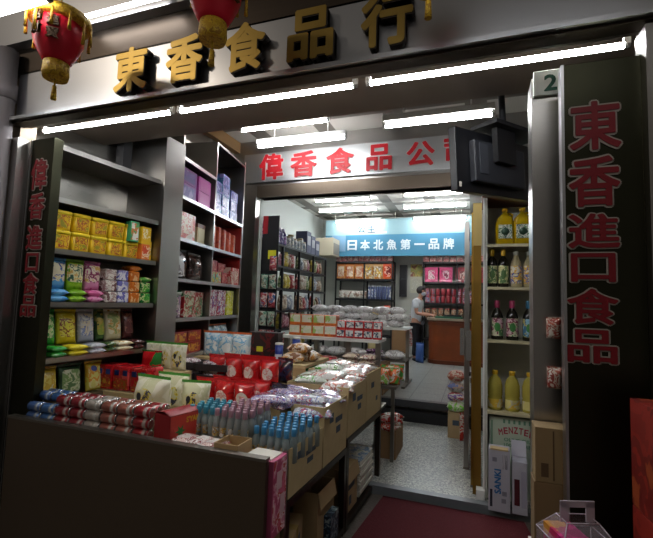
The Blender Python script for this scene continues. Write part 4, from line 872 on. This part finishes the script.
put('bkshelf', box_maker('drawer_unit', .24, .3, 1.0, mat('unit_white', '#a8a8a4', .5), prt('unit_print', ['#a8a8a4', '#8a7a74', '#a04a44', '#b4b4b0'], 16, .5), (0, .6, .8, .7)), (-1.36, 10.05, .25), 0, 'narrow pale unit with printed front behind the person', 'unit')
# air conditioner at the far end of the rack
o = empty('air_conditioner', (-3.38, 9.2, 2.55)); bx('body', -.2, .25, 0, .5, 0, .42, mat('ac_cream', '#a8a08c', .5), o, .01); bx('louver', .25, .262, .04, .46, .04, .3, mat('ac_louver', '#6f6a60', .5), o)
bx('wall_bracket', -.475, -.2, .05, .45, .05, .3, mat('ac_cream', '#a8a08c', .5), o)
tag(o, 'cream air conditioner box at the corner above the far end of the rack', 'air conditioner')

# ================================================================== WOODEN COUNTER AND PERSON
CW = mat('counter_wood', '#7a3a18', .32, var=.35, vscale=5)
def arc_slab(x0, x1, y0, y1, z0, z1, r):
    bm = bmesh.new(); pts = [(x1, y1), (x0, y1)]+[(x0+r-r*math.cos(t), y0+r-r*math.sin(t)) for t in [R(90)*i/8 for i in range(9)]]+[(x1, y0)]
    lo = [bm.verts.new((x, y, z0)) for x, y in pts]; hi = [bm.verts.new((x, y, z1)) for x, y in pts]
    bm.faces.new(lo[::-1] if True else lo); bm.faces.new(hi)
    for i in range(len(pts)): bm.faces.new((lo[i], lo[(i+1) % len(pts)], hi[(i+1) % len(pts)], hi[i]))
    bmesh.ops.recalc_face_normals(bm, faces=bm.faces); return bm
o = empty('wooden_counter', (-.96, 9.10, .25))
link('body', arc_slab(.02, 1.6, .02, .50, .08, .90, .22), CW, o); link('base', arc_slab(.0, 1.6, .0, .52, 0, .08, .24), mat('counter_base', '#5a2810', .35), o)
link('counter_top', arc_slab(-.02, 1.6, -.03, .54, .90, .945, .24), mat('counter_top_stone', '#8a7a68', .3), o); link('upper_band', arc_slab(.0, 1.6, -.004, .50, .80, .86, .22), mat('counter_band', '#6a3216', .32), o)
tag(o, 'curved brown wooden service counter in front of the person', 'counter')
o = put('scale', box_maker('counter_mat', .55, .3, .04, mat('mat_green', '#2a5a44', .6), None), (-.52, 9.16, 1.197), 0, 'dark green mat lying on the wooden counter', 'mat')
bx('dark_device', -.1, .25, .05, .25, .041, .075, BLACK, o)

SKIN = mat('skin', '#b0806a', .55); SHIRT = mat('shirt_white', '#c9ccd2', .7, bump=.3, bscale=14); TROU = mat('trouser_black', '#16161c', .7); HAIR = mat('hair_grey', '#2b2828', .7, bump=.4, bscale=60)
def skin_mesh(name, verts, edges, radii, m, parent, root=0, sub=2):
    me = bpy.data.meshes.new(name); me.from_pydata(verts, edges, []); o = bpy.data.objects.new(name, me); COL.objects.link(o)
    md = o.modifiers.new('s', 'SKIN'); md.use_smooth_shade = True
    for i, r in enumerate(radii):
        d = me.skin_vertices[0].data[i]; d.radius = r if isinstance(r, tuple) else (r, r); d.use_root = i == root
    sb = o.modifiers.new('u', 'SUBSURF'); sb.levels = sb.render_levels = sub
    me2 = bpy.data.meshes.new_from_object(o.evaluated_get(bpy.context.evaluated_depsgraph_get())); o.modifiers.clear(); o.data = me2; bpy.data.meshes.remove(me)
    me2.materials.clear(); me2.materials.append(m)
    for p in me2.polygons: p.use_smooth = True
    if parent: o.parent = parent
    return o
def person():
    P = empty('person', (-1.20, 9.44, .25), R(80))   # local -y is ahead; turned to face the counter
    # local frame: x = person's side, -y ahead, z up
    V = [(0, .02, .84), (0, .03, 1.0), (0, .01, 1.16), (0, -.03, 1.30), (0, -.05, 1.36), (0, -.075, 1.42), (0, -.095, 1.50), (0, -.10, 1.555)]
    rad = [(.125, .10), (.115, .09), (.13, .10), (.12, .085), .05, .048, (.072, .085), (.06, .075)]
    E = [(i, i+1) for i in range(7)]
    def add(v, r, frm):
        V.append(v); rad.append(r); E.append((frm, len(V)-1)); return len(V)-1
    arms = {}
    for s in (-1, 1):
        h = add((s*.09, .02, .80), .085, 0); k = add((s*.10, -.01, .46), .058, h); a = add((s*.10, .03, .08), .04, k); f = add((s*.105, -.02, .035), .036, a); add((s*.11, -.13, .025), .026, f)
        sh = add((s*.16, -.01, 1.29), .055, 3); el = add((s*.20, -.04, 1.03), .042, sh); wr = add((s*.14, -.26, 1.00), .028, el); hd = add((s*.125, -.31, 1.0), (.032, .018), wr); arms[s] = (wr, hd)
        for i in range(4):
            t = -.6+.4*i; L = (.05, .062, .058, .046)[i]; q = add((s*.125+t*.035, -.345, 1.0), .009, hd); q2 = add((s*.125+t*.04, -.345-L*.6, .99), .008, q); add((s*.125+t*.04, -.345-L, .972), .007, q2)
        th = add((s*.125-s*.034, -.315, .995), .010, hd); add((s*.125-s*.045, -.35, .985), .008, th)
    skin_mesh('body', V, E, rad, SKIN, P)
    # face
    for s in (-1, 1):
        bm = bmesh.new(); bmesh.ops.create_uvsphere(bm, u_segments=10, v_segments=6, radius=.011); link('eye', bm, mat('eye_dark', '#20181a', .3), P, (s*.03, -.168, 1.515), smooth=True)
        bm = bmesh.new(); bmesh.ops.create_uvsphere(bm, u_segments=10, v_segments=6, radius=.022)
        for v in bm.verts: v.co.x *= .35; v.co.y *= .7
        link('ear', bm, SKIN, P, (s*.073, -.085, 1.505), smooth=True)
    bm = bmesh.new(); bmesh.ops.create_cone(bm, segments=8, radius1=.013, radius2=.004, depth=.04); link('nose', bm, SKIN, P, (0, -.178, 1.495), smooth=True)
    bm = bmesh.new(); bmesh.ops.create_uvsphere(bm, u_segments=16, v_segments=10, radius=1)
    for v in bm.verts: v.co = Vector((v.co.x*.062, -.125+v.co.y*.068, 1.46+v.co.z*.048))
    link('face_mask', bm, mat('mask_pale', '#b4c0cc', .7), P, smooth=True)
    bm = bmesh.new(); bmesh.ops.create_uvsphere(bm, u_segments=20, v_segments=14, radius=1)
    for v in bm.verts:
        c = v.co.copy(); z = c.z
        cut = c.y < -.35 and z < .35
        v.co = Vector((c.x*.092, -.075+(c.y*.105 if not cut else -.35*.105), 1.53+z*(.10 if z > 0 else .085)))
    link('hair', bm, HAIR, P, smooth=True)
    TV = [(0, .025, .78), (0, .035, .98), (0, .015, 1.14), (0, -.025, 1.29), (0, -.05, 1.345)]; tr = [(.15, .125), (.14, .115), (.155, .125), (.14, .10), .065]; TE = [(i, i+1) for i in range(4)]
    for s in (-1, 1):
        TV.append((s*.17, -.01, 1.29)); tr.append(.07); TE.append((3, len(TV)-1)); TV.append((s*.2, -.03, 1.12)); tr.append(.066); TE.append((len(TV)-2, len(TV)-1))
    skin_mesh('shirt', TV, TE, tr, SHIRT, P)
    LV = [(0, .02, .88)]; lr = [(.145, .12)]; LE = []
    for s in (-1, 1):
        LV += [(s*.085, .02, .78), (s*.10, -.005, .46), (s*.10, .03, .09)]; lr += [.10, .075, .06]; n = len(LV); LE += [(0, n-3), (n-3, n-2), (n-2, n-1)]
    skin_mesh('trousers', LV, LE, lr, TROU, P)
    for s in (-1, 1):
        bm = bmesh.new(); bmesh.ops.create_uvsphere(bm, u_segments=14, v_segments=8, radius=1)
        for v in bm.verts: v.co = Vector((v.co.x*.05, v.co.y*.125, max(-.035, v.co.z*.05)))
        link('shoe', bm, BLACK, P, (s*.105, -.05, .036), smooth=True)
    tag(P, 'person in white shirt, black trousers and face mask standing at the wooden counter', 'person')
person()
o = put('bluebag', bag_maker('plastic_bag', .2, .42, .12, mat('bag_blue', '#3a5a9a', .35), None, None, seed=2), (-1.10, 9.12, .25), R(-30), 'blue plastic bag hanging low between the person and the counter', 'bag')
# ================================================================== CENTRE GONDOLAS
def gondola(loc, w, d, tiers, label, m=STEEL_D):
    o = empty('display_gondola', loc)
    for i, (z, y0, y1) in enumerate(tiers): bx('shelf', 0, w, y0, y1, z-.03, z, WHITE if i else m, o)
    for x in (0, w-.05):
        bx('upright', x, x+.05, d/2-.025, d/2+.025, 0, tiers[-1][0]-.031, m, o); bx('foot', x, x+.05, .02, d-.02, 0, .03, m, o)
    for k in (.33, .66): bx('upright', w*k, w*k+.05, d/2-.025, d/2+.025, 0, tiers[-1][0]-.031, m, o)
    tag(o, label, 'display shelf'); return o
gondola((-2.03, 3.95, 0), 1.10, .85, ((.36, .05, .8), (.72, -.02, .83), (1.08, .32, .72)), 'two-level display gondola behind the cartons holding orange drink boxes on top')
OJ = prt('orange_drink', ['#c9601e', '#d9752a', '#c04e18'], 5, .3, .3); OJL = prt('orange_drink_label', ['#d0d6b8', '#dcdac8', '#d9d8c4', '#a8c46a'], 9, .3)
oj = box_maker('drink_pack', .135, .12, .115, OJ, OJL, (0, .6, .9, .7), bev=.006)
for l in range(2):
    for i in range(4): put('oj', oj, (-1.90+i*.14, 4.34+.01*l, 1.081+.117*l), R(2*i-3), 'orange and cream drink pack on the gondola top, %s layer, %s along' % (('lower', 'upper')[l], ORD[i]), 'drink pack', 'orange drink packs')
mk = box_maker('candy_pack', .095, .1, .09, prt('candy_redwhite', ['#b82a2e', '#c43a34', '#a82028'], 8, .25), prt('candy_label', ['#dcdad8', '#d0ccc8', '#4a5a6a', '#dcdad8'], 12, .25), (0, .55, .85, .7), bev=.008)
for l in range(2):
    for i in range(5): put('mk', mk, (-1.36+i*.10, 4.33+.02*l, 1.081+.092*l), R(3*i-5), 'white candy pack with red base on the gondola top, %s layer, %s along' % (('lower', 'upper')[l], ORD[i]), 'candy pack', 'white candy packs')
GONB = [('gb_green', ['#1e7a34', '#2a8f3a', '#1a6a2e'], 'green', -1.60, 4), ('gb_red', ['#a81a24', '#b8242c', '#8f141e'], 'bright red', -1.375, 4), ('gb_beige', ['#b8a48c', '#cbbba6', '#8a5a5a', '#d0c6b8'], 'beige', -1.12, 5), ('gb_gold', ['#a8862a', '#c4a440', '#8a6a2a'], 'ochre', -1.80, 2)]
for k, cols, cn, x, nl in GONB:
    for j in range(nl):
        for q in range(2 if k == 'gb_beige' else 1):
            put(k, bag_maker('snack_pack', .215, .26, .052, prt('p'+k, cols, 12, .25, .3), None, None, lying=True, seed=nl), (x-.03+q*.17, 4.06, .722+j*.047), R(3*j-4), '%s flat snack pack on the lower gondola shelf, %s from below%s' % (cn, ORD[j], ', aisle side' if q else ''), 'snack pack', 'flat snack packs on the gondola', scale=(.76 if k == 'gb_beige' else 1, 1, 1))
cam_k = prt('aisle_bag', ['#4a8a3a', '#c9602a', '#c9c4b8', '#7aa04a'], 9, .25, .3)
ab = bag_maker('snack_bag', .14, .16, .06, cam_k, None, None, seed=2)
tr0 = put('sidetray', box_maker('side_shelf', .24, .5, .03, STEEL_D), (-.55, 3.95, .66), 0, 'narrow steel side shelf of green and orange bags at the gondola end', 'shelf'); bx('support', -.1, -.06, .01, .05, -.66, 0, STEEL_D, tr0); bx('support', .06, .1, .01, .05, -.66, 0, STEEL_D, tr0)
tr0.location = (-.79, 3.98, .66); tr0.scale = (.8, 1, 1)
for i, (x, y) in enumerate(((-.83, 4.03), (-.74, 4.07), (-.83, 4.22), (-.74, 4.30))): put('ab', ab, (x, y, .691), R(12*i-15), 'green and orange snack bag on the narrow side shelf, %s from the street' % ORD[i], 'snack bag', 'bags on the side shelf')
# low aisle bags
put('lowtr', carton_maker(.20, .42, .27, mat('dim_card', '#8a6a48', .8), True, fill=.25), (-.80, 4.06, .0), 0, 'carton of red bags on the terrazzo beside the gondola', 'carton')
RWB = prt('redwhite_bag', ['#a8281e', '#c4b8ac', '#b83a2a', '#d0c8c0'], 10, .25)
for i, (y, z) in enumerate(((4.12, .252), (4.24, .252), (4.36, .252), (4.18, .31), (4.30, .31))): put('rwb', bag_maker('snack_bag', .22, .16, .06, RWB, None, None, lying=True, seed=5), (-.79, y, z), R(15*i-20), 'red and white snack bag in the floor carton beside the gondola, %s along' % ORD[i], 'snack bag', 'red bags in the floor tray')
# second gondola of white packets in the back room
gondola((-2.50, 6.15, .25), 1.55, .8, ((.40, 0, .8), (.86, .05, .75)), 'back room gondola heaped with white paper-wrapped packs')
WPK = prt('white_pack', ['#e0dedd', '#f0efee', '#cfc8c8', '#f4f3f2', '#b8b0b0'], 10, .2, .4, warp=1.2)
wp = bag_maker('wrapped_pack', .32, .30, .06, WPK, None, None, lying=True, seed=7)
for l in range(3):
    for i in range(6): put('wp', wp, (-2.34+i*.245+.05*(l % 2), 6.38+.04*((i+l) % 2), 1.112+.098*l), R(17*((i*3+l) % 5)-34), 'white wrapped pack on the back room gondola, %s layer, %s along' % (ORD[l], ORD[i]), 'wrapped pack', 'white wrapped packs', scale=(.8, .9, 1.75))
for i in range(5): put('wp', wp, (-2.33+i*.30, 6.33, .652), R(4*i-8), 'white wrapped pack on the low level of the back room gondola, %s along' % ORD[i], 'wrapped pack', 'white wrapped packs on the low level', scale=(1, 1, 2))
put('aisbox', carton_maker(.5, .5, .40, mat('dim_card', '#8a6a48', .8), False), (-1.40, 5.60, .25), 0, 'carton at the aisle end carrying flat purple packs', 'carton')
PPK = prt('purple_pack', ['#5a2a5a', '#7a4a7a', '#a89aa8', '#4a1e3a'], 12, .25)
for j in range(4): put('ppk', bag_maker('snack_pack', .24, .26, .05, PPK, None, None, lying=True, seed=1), (-1.32, 5.78, .652+.046*j), R(8*j-12), 'purple flat snack pack piled on the aisle carton, %s from below' % ORD[j], 'snack pack', 'purple snack packs')
for j in range(3): put('wp', wp, (-1.51, 5.82, .652+.05*j), R(12*j), 'white wrapped pack beside the purple snack packs, %s from below' % ORD[j], 'wrapped pack', scale=(.45, .9, .9))
put('creamtin', box_maker('cream_box', .16, .14, .12, mat('cream_yellow', '#c4b87a', .5), mat('cream_yellow_label', '#cfc690', .5), (0, .5, .8, .7)), (-1.32, 5.76, .838), R(10), 'pale yellow box on top of the purple packs', 'box')

# ================================================================== RIGHT SIDE: OIL CABINET
oc = empty('oil_cabinet', (.07, 3.56, .0)); CABW = mat('cabinet_white', '#c6c6bc', .5)
bx('side_panel', 0, .02, 0, .40, .0, 2.33, CABW, oc); bx('side_panel', .60, .62, 0, .40, .0, 2.33, CABW, oc); bx('back_panel', .02, .60, .38, .40, .0, 2.33, CABW, oc)
for z in (1.955, 1.615, 1.20, .655): bx('shelf', .02, .60, .0, .379, z-.022, z, mat('shelf_cream', '#b5ad8c', .5), oc)
bx('base', .02, .60, .02, .379, .0, .02, CABW, oc); bx('top_board', -.02, .62, -.03, .40, 2.331, 2.36, WOODB, oc); bx('edge_strip', -.012, .0, -.012, .02, .0, 2.33, WHITE, oc)
bx('foot_ledge', -.06, .0, -.05, .03, .0, .07, WHITE, oc)
tag(oc, 'white cabinet of cooking oil bottles behind the bare steel post', 'cabinet')
put('greentop', box_maker('storage_box', .5, .3, .11, mat('box_green', '#3a6a4a', .6), prt('green_print', ['#3a6a4a', '#5a8a6a', '#2a5a3a'], 10, .5), (0, .5, .9, .8)), (.33, 3.54, 2.361), R(-3), 'green storage box on top of the oil cabinet below the television', 'box')
OILY = mat('oil_yellow', '#c9a818', .12, trans=.35, ior=1.2); OILP = mat('oil_pale', '#c9bc5a', .12, trans=.4, ior=1.2); CAPY = mat('cap_yellow', '#d2a81e', .4)
LABW = prt('oil_label', ['#d0cfc0', '#4a7a4a', '#d6d5c8', '#3a5a4a', '#d0cfc0'], 22, .35)
def jug():
    bm = bmesh.new(); sup(bm, [(.066, .05, 0), (.072, .055, .01), (.072, .055, .17), (.06, .048, .215), (.03, .028, .25), (.018, .018, .262), (.018, .018, .275)], 24, 3)
    o = link('oil_jug', bm, OILY)
    bm = bmesh.new(); tube(bm, (.045, 0, .19), (.055, 0, .255), .010, 8); tube(bm, (.055, 0, .255), (.02, 0, .262), .009, 8); link('handle', bm, OILY, o)
    bm = bmesh.new(); lathe(bm, [(.022, .272), (.023, .275), (.023, .298), (.019, .30)], 14); link('cap', bm, CAPY, o)
    bx('front_label', -.05, .05, -.057, -.0545, .05, .16, LABW, o); bm = bmesh.new(); lathe(bm, [(.001, -.0005), (.03, -.0005), (.03, .0005), (.001, .0005)], 16)
    e = link('emblem', bm, mat('emblem_dark', '#2f4a3a', .5), o, (0, -.058, .105)); e.rotation_euler = (R(90), 0, 0); return o
for i, x in enumerate((.225, .355)): put('jug', jug, (x, 3.66, 1.956), 0, 'large yellow oil jug on the top cabinet shelf, %s' % ('against the white side panel' if i == 0 else 'beside the steel post'), 'oil jug', None)
DKG = mat('dark_bottle', '#14120c', .12); GLB = prt('olive_label', ['#c4c08a', '#5a7a4a', '#cfcba0', '#3a5a3a'], 18, .4)
prof = [(.036, 0), (.04, .005), (.04, .19), (.032, .222), (.016, .245), (.015, .285)]
ob = bottle_maker('olive_oil_bottle', prof, DKG, CAPY, .0165, (.25, .305), GLB, (.0405, .03, .17), 16, emblem=mat('emblem_green', '#4a6a3a', .5))
for i, x in enumerate((.128, .212)): put('ob', ob, (x, 3.64, 1.616), 0, 'dark oil bottle with yellow neck, %s on the second shelf' % ORD[i], 'oil bottle')
sp_ = bottle_maker('clear_oil_bottle', [(.04, 0), (.044, .006), (.044, .17), (.036, .2), (.018, .235), (.017, .26)], mat('pale_oil', '#c4b890', .15, trans=.4, ior=1.2), mat('cap_grey', '#b0b0aa', .4), .018, (.255, .285), prt('blue_oil_label', ['#c9c4a8', '#3a4a9a', '#c9a03a', '#d0ccc0'], 20, .35), (.0446, .03, .17), 16)
for i, x in enumerate((.305, .40, .50)): put('sp', sp_, (x, 3.64, 1.616), 0, 'clear oil bottle with blue and ochre label, %s on the second shelf' % ORD[i], 'oil bottle')
wb2 = lambda capc, lab: bottle_maker('dark_oil_bottle', [(.042, 0), (.046, .005), (.046, .18), (.036, .215), (.018, .245), (.017, .29)], DKG, mat('cap_'+capc, capc, .4), .019, (.25, .31), lab, (.0466, .03, .17), 16, emblem=mat('emblem_leaf', '#3a7a3a', .5))
LBP = prt('pink_oil_label', ['#c9a8b0', '#7a2a4a', '#c4c0a4', '#3a6a3a'], 16, .4); LBB = prt('sky_oil_label', ['#8ab4cc', '#3a6a8a', '#c4b86a', '#3a6a3a'], 16, .4)
put('wbp', wb2('#a03058', LBP), (.165, 3.64, 1.201), 0, 'dark bottle with a pink cap next to the white side panel', 'oil bottle'); put('wbp', None, (.275, 3.64, 1.201), 0, 'dark bottle with a pink cap, between its twin and the blue-capped bottle', 'oil bottle'); put('wbb', wb2('#3a7a9f', LBB), (.395, 3.64, 1.201), 0, 'dark bottle with a blue cap and sky-blue label', 'oil bottle')
yo = bottle_maker('yellow_oil_bottle', [(.05, 0), (.055, .008), (.055, .09), (.051, .1), (.055, .11), (.055, .19), (.042, .235), (.02, .26), (.018, .272)], OILP, CAPY, .021, (.268, .30), prt('oil_lab2', ['#c9c07a', '#b8b49a', '#c9a83a'], 14, .35), (.0556, .02, .085), 18)
for i, x in enumerate((.15, .275, .40)): put('yo', yo, (x, 3.66, .656), 0, 'yellow oil bottle on the lowest cabinet shelf, %s from the white side panel' % ORD[i], 'oil bottle', None)
# olive oil drum in the bottom compartment
o = bx('olive_oil_tin', -.24, .24, 0, .30, 0, .59, mat('tin_pale', '#aebcaa', .4), None, .006); o.location = (.345, 3.60, .021)
GT = mat('green_print_ink', '#5f8a72', .5); RT = mat('red_print_ink', '#a0384a', .5)
me_c = 'MENZTEL'
for i, ch in enumerate(me_c):
    t = (i-3)/3; text_obj('lettering', ch, RT, o, (-.05+.036*(i-3), -.0015, .50-.022*t*t), .03, .05, .03, .001, (R(90), R(9*t), 0))
text_obj('lettering', 'OLIVE OIL', GT, o, (-.04, -.0015, .425), .19, .026, .02, .001); text_obj('lettering', '100% PURE', GT, o, (-.04, -.0015, .385), .19, .026, .02, .001)
for i in range(6): bx('olive_mark', -.14+i*.036, -.125+i*.036, -.0015, .0, .545, .575, GT, o, .003)
bx('border_line', -.225, -.215, -.0012, .0, .04, .56, GT, o)
tag(o, 'pale green olive oil tin with red and green lettering below the cabinet shelves', 'oil tin')
# SANKI cartons in front
def upright_box(): 
    o = carton_maker(.145, .12, .43, mat('carton_grey_white', '#a8a8b4', .6), False)()
    bx('torn_top', -.06, .06, -.002, .06, .425, .436, CARD2, o); return o
o = put('sanki', upright_box, (.165, 3.37, .0), R(-3), 'upright white carton with blue lettering in front of the olive oil tin', 'carton')
text_obj('lettering', 'SANKI', mat('blue_ink', '#2a6aa0', .5), o, (-.01, -.002, .21), .17, .045, .03, .001, (R(90), R(-90), 0))
bx('dark_mark', -.062, -.045, -.0015, 0, .03, .15, INK, o); bx('bar_code', .02, .055, -.0015, 0, .30, .40, prt('bars', ['#6a6a74', '#a8a8b0'], 40, .6, stretch=(8, 1, .2)), o)
for i, (x, z) in enumerate(((-.03, .36), (.03, .08), (.035, .13))): bx('small_print', x-.015, x+.015, -.0015, 0, z-.015, z+.015, mat('print_grey', '#7a7a86', .6), o)
o = put('white2', carton_maker(.10, .12, .36, mat('carton_grey_white', '#a8a8b4', .6), False, (), ('back',)), (.30, 3.38, .0), R(-3), 'narrow white carton with a dark band beside the blue-lettered carton', 'carton')
bx('dark_band', -.035, .0, -.0015, 0, .06, .24, mat('maroon_ink', '#4a1a22', .5), o); bx('side_print', .01, .045, -.0015, 0, .05, .30, mat('print_pale', '#9a98a8', .6), o)

# cartons squeezed between the steel post and the lettered pillar
o = put('snackcart', carton_maker(.24, .10, .20, mat('carton_tan', '#8f7a58', .8, var=.1), False), (.335, 1.815, .805), 0, 'tan carton with a red mark on top of the stack beside the lettered pillar', 'carton')
text_obj('lettering', 'nuts', mat('carton_red', '#a8402a', .7), o, (-.015, -.0015, .10), .12, .03, .03, .001, (R(90), R(-90), 0)); bx('printed_mark', -.10, -.075, -.0015, 0, .02, .07, mat('ink_brown', '#5a4630', .8), o); bx('printed_mark', -.06, -.055, -.0015, 0, .01, .19, mat('ink_brown', '#5a4630', .8), o)
o = put('snackcart2', carton_maker(.25, .10, .25, mat('carton_brown', '#7f684a', .8, var=.1), False, (), (), None, False), (.335, 1.815, .554), 0, 'plain brown carton under the red-marked carton', 'carton')
o = put('whitestand', box_maker('white_stand', .26, .11, .60, WHITE), (.335, 1.812, -.06), 0, 'white stand under the brown cartons beside the lettered pillar', 'stand'); bx('top', -.135, .13, -.008, .11, .60, .613, WHITE, o)
# packets clipped beside the post
for i, z in enumerate((1.15, 1.345)):
    put('clip', bag_maker('noodle_packet', .055, .085, .03, prt('noodle', ['#a85a4a', '#c4b8ac', '#8f3a30', '#d0c8c0'], 24, .3), None, None, seed=2), (.295, 1.895, z-.01), R(-10), 'small red and white packet hanging beside the steel post, %s from below' % ORD[i], 'packet', 'packets beside the post')
# clear gift house box with pink content
gb = empty('gift_house_box', (.285, 1.47, .632), R(20)); gb.scale = (.85, .85, .92); FILMC = mat('clear_film', '#c4bcc8', .1, trans=.0, alpha=.25)
bm = bmesh.new(); W, D, H1, H2 = .10, .085, .165, .225
P = [(-W, -D, 0), (W, -D, 0), (W, D, 0), (-W, D, 0), (-W, -D, H1), (W, -D, H1), (W, D, H1), (-W, D, H1), (-W*.55, -D*.4, H2), (W*.55, -D*.4, H2), (W*.55, D*.4, H2), (-W*.55, D*.4, H2)]
vs = [bm.verts.new(p) for p in P]
for f in ((0, 1, 5, 4), (1, 2, 6, 5), (2, 3, 7, 6), (3, 0, 4, 7), (4, 5, 9, 8), (5, 6, 10, 9), (6, 7, 11, 10), (7, 4, 8, 11), (3, 2, 1, 0)): bm.faces.new([vs[i] for i in f])
link('clear_body', bm, FILMC, gb)
bm = bmesh.new()
for x0, x1, z0, z1 in ((-.06, -.03, H2-.01, H2+.05), (.03, .06, H2-.01, H2+.05), (-.06, .06, H2+.035, H2+.055)): box(bm, x0, x1, -.002, .002, z0, z1)
link('handle', bm, mat('film_edge', '#b8b0bc', .2), gb)
bm = bmesh.new()
for a, b in ((4, 5), (5, 6), (6, 7), (7, 4), (8, 9), (9, 10), (10, 11), (11, 8), (4, 8), (5, 9), (6, 10), (7, 11), (1, 5), (0, 4), (2, 6)): tube(bm, P[a], P[b], .0022, 6)
link('fold_edge', bm, mat('film_edge', '#b8b0bc', .2), gb)
link('pink_insert', (lambda bm: (box(bm, -.092, .0, -.072, .05, .004, .195), bm)[1])(bmesh.new()), prt('magenta_insert', ['#a81a6a', '#c4307f', '#b8245a', '#d0903a'], 9, .35), gb); bx('pale_label', .03, .085, -.088, -.084, .09, .12, PAPER, gb)
tag(gb, 'clear plastic house-shaped gift box with magenta contents at the foot of the lettered pillar', 'gift box')
put('gstand', box_maker('low_stand', .34, .34, .69, STEEL_DK), (.265, 1.28, -.06), 0, 'dark low stand under the clear gift box', 'stand')
# red boxes at the frame edge
RB2 = prt('red_carton', ['#7a1c16', '#8a241a', '#6a1612', '#93401f'], 5, .45)
for i in range(4): put('redct', box_maker('red_carton', .28, .2, .31, RB2, prt('red_carton_label', ['#8a2a1c', '#94552a', '#7a1e18'], 8, .4), (0, .5, .85, .85)), (.60, 1.36, -.06+.313*i), R(4), 'red printed carton beside the wide lettered pillar, %s of the stack' % ('bottom', 'second', 'third', 'top')[i], 'carton')

# glass door frames, television, rug ---------------------------------------
def glass_door(x, y0, y1, label, m, topm):
    o = empty('sliding_glass_door', (x, y0, 0)); L = y1-y0
    for yy in (0, L-.05): bx('stile', -.02, .02, yy, yy+.05, .02, 2.25, m, o)
    bx('bottom_rail', -.02, .02, .05, L-.05, .02, .12, m, o); bx('top_rail', -.02, .02, .05, L-.05, 2.17, 2.25, m, o); bx('pane', -.004, .004, .05, L-.05, .12, 2.17, CLEAR, o)
    bx('handle', -.06, -.02, L*.1, L*.1+.02, 1.0, 1.25, mat('chrome', '#c4c4c4', .15, 1), o); bx('bracket', -.035, .035, L-.06, L+.0, 1.62, 1.66, mat('chrome', '#c4c4c4', .15, 1), o); bx('bracket', -.035, .035, L-.06, L, .72, .76, mat('chrome', '#c4c4c4', .15, 1), o)
    bx('floor_track', -.025, .025, 0, L, .0, .02, STEEL_D, o)
    tag(o, label, 'door')
glass_door(-.01, 3.72, 4.42, 'glass door panel in gold frame parked behind the gold post', GOLD, GOLD)
glass_door(-.075, 4.10, 4.85, 'glass door panel in steel frame reaching toward the back room step', STEEL, STEEL)
o = bx('door_post', -.03, .03, 0, .06, 0, 1.95, mat('gold_post', '#8a6a2c', .4, .7)); o.location = (.015, 3.60, 0); bx('upper_cover', -.034, .034, -.004, .064, 1.95, 2.30, mat('pale_gold', '#b8a060', .5), o)
tag(o, 'gold door post standing against the white oil cabinet', 'post')
# packets and carton at the aisle end of the doors
put('aisct', carton_maker(.17, .2, .28, CARD, False, ((0, .6, .4, .2),)), (-.20, 4.98, .0), 0, 'brown carton on the terrazzo beside the glass doors', 'carton')
PK = [('limeb', ['#6ab02a', '#c9c4b8', '#7ac43a'], 'lime and white', .282, .11), ('mixp', ['#c49a4a', '#b0405a', '#c9c4b8', '#6a4a8a'], 'mixed ochre and pink', .395, .10), ('whp', ['#c4c0b8', '#a88a7a', '#5a6aa0'], 'whitish', .497, .11), ('rdp', ['#b8604a', '#c9b8a0', '#a83a34'], 'red-topped', .61, .12)]
for k, cols, cn, z, h in PK: put('pk_'+k, bag_maker('snack_packet', .2, .22, h, prt('pkm_'+k, cols, 12, .3), None, None, lying=True, seed=3), (-.20, 5.07, z), 0, '%s puffy packet in the pile beside the glass doors' % cn, 'snack packet')
put('redhang', bag_maker('snack_packet', .07, .3, .04, RWB, None, None, seed=1), (-.125, 4.93, .0), R(20), 'narrow red packet standing against the glass door', 'snack packet')
tv = empty('television', (-.13, 2.50, 2.31), R(55))
bx('screen_case', 0, .80, -.02, .03, -.19, .19, BLACK, tv, .006); bx('rear_bulge', .12, .66, .03, .075, -.13, .12, mat('tv_back', '#2c2e34', .45), tv, .01); bx('connector_panel', .16, .24, .075, .08, -.08, .10, mat('tv_panel', '#3a3d44', .4), tv); bx('screen', .02, .78, -.0225, -.0195, -.17, .17, mat('screen_dark', '#0a0b0d', .1), tv)
bx('status_sticker', .015, .035, .03, .032, -.165, -.135, PAPER, tv); bx('mount_plate', .3, .5, .075, .11, .0, .24, BLACKM, tv)
bm = bmesh.new(); tube(bm, (.40, .09, .2), (.40, .09, 1.337), .02, 10); link('ceiling_pole', bm, BLACKM, tv); bx('top_shelf', .22, .8, -.02, .16, .21, .235, BLACKM, tv, .003)
tv.rotation_euler = (0, R(-5), R(55))
for ch in tv.children:      # the back of the set looks out to the street
    for v in ch.data.vertices: v.co.y = -v.co.y
    ch.data.flip_normals()
tag(tv, 'black flat television seen from behind, hung from the ceiling by a pole', 'television')
RUG = mat('rug_maroon', '#5a1a22', .95, bump=.8, bscale=220, var=.25, vscale=60)
bm = bmesh.new(); q = [(-.80, 2.2), (-.68, 3.38), (.33, 3.40), (.50, 2.2)]
lo = [bm.verts.new((x, y, -.0595)) for x, y in q]; hi = [bm.verts.new((x, y, -.048)) for x, y in q]
bm.faces.new(lo); bm.faces.new(hi[::-1])
for i in range(4): bm.faces.new((lo[i], hi[i], hi[(i+1) % 4], lo[(i+1) % 4]))
bmesh.ops.recalc_face_normals(bm, faces=bm.faces); o = link('door_mat', bm, RUG)
bx('edge_binding', -.68, .33, 3.385, 3.40, -.0595, -.046, mat('rug_edge', '#3a1218', .9), o)
tag(o, 'dark maroon mat lying on the pavement in front of the threshold', 'mat')
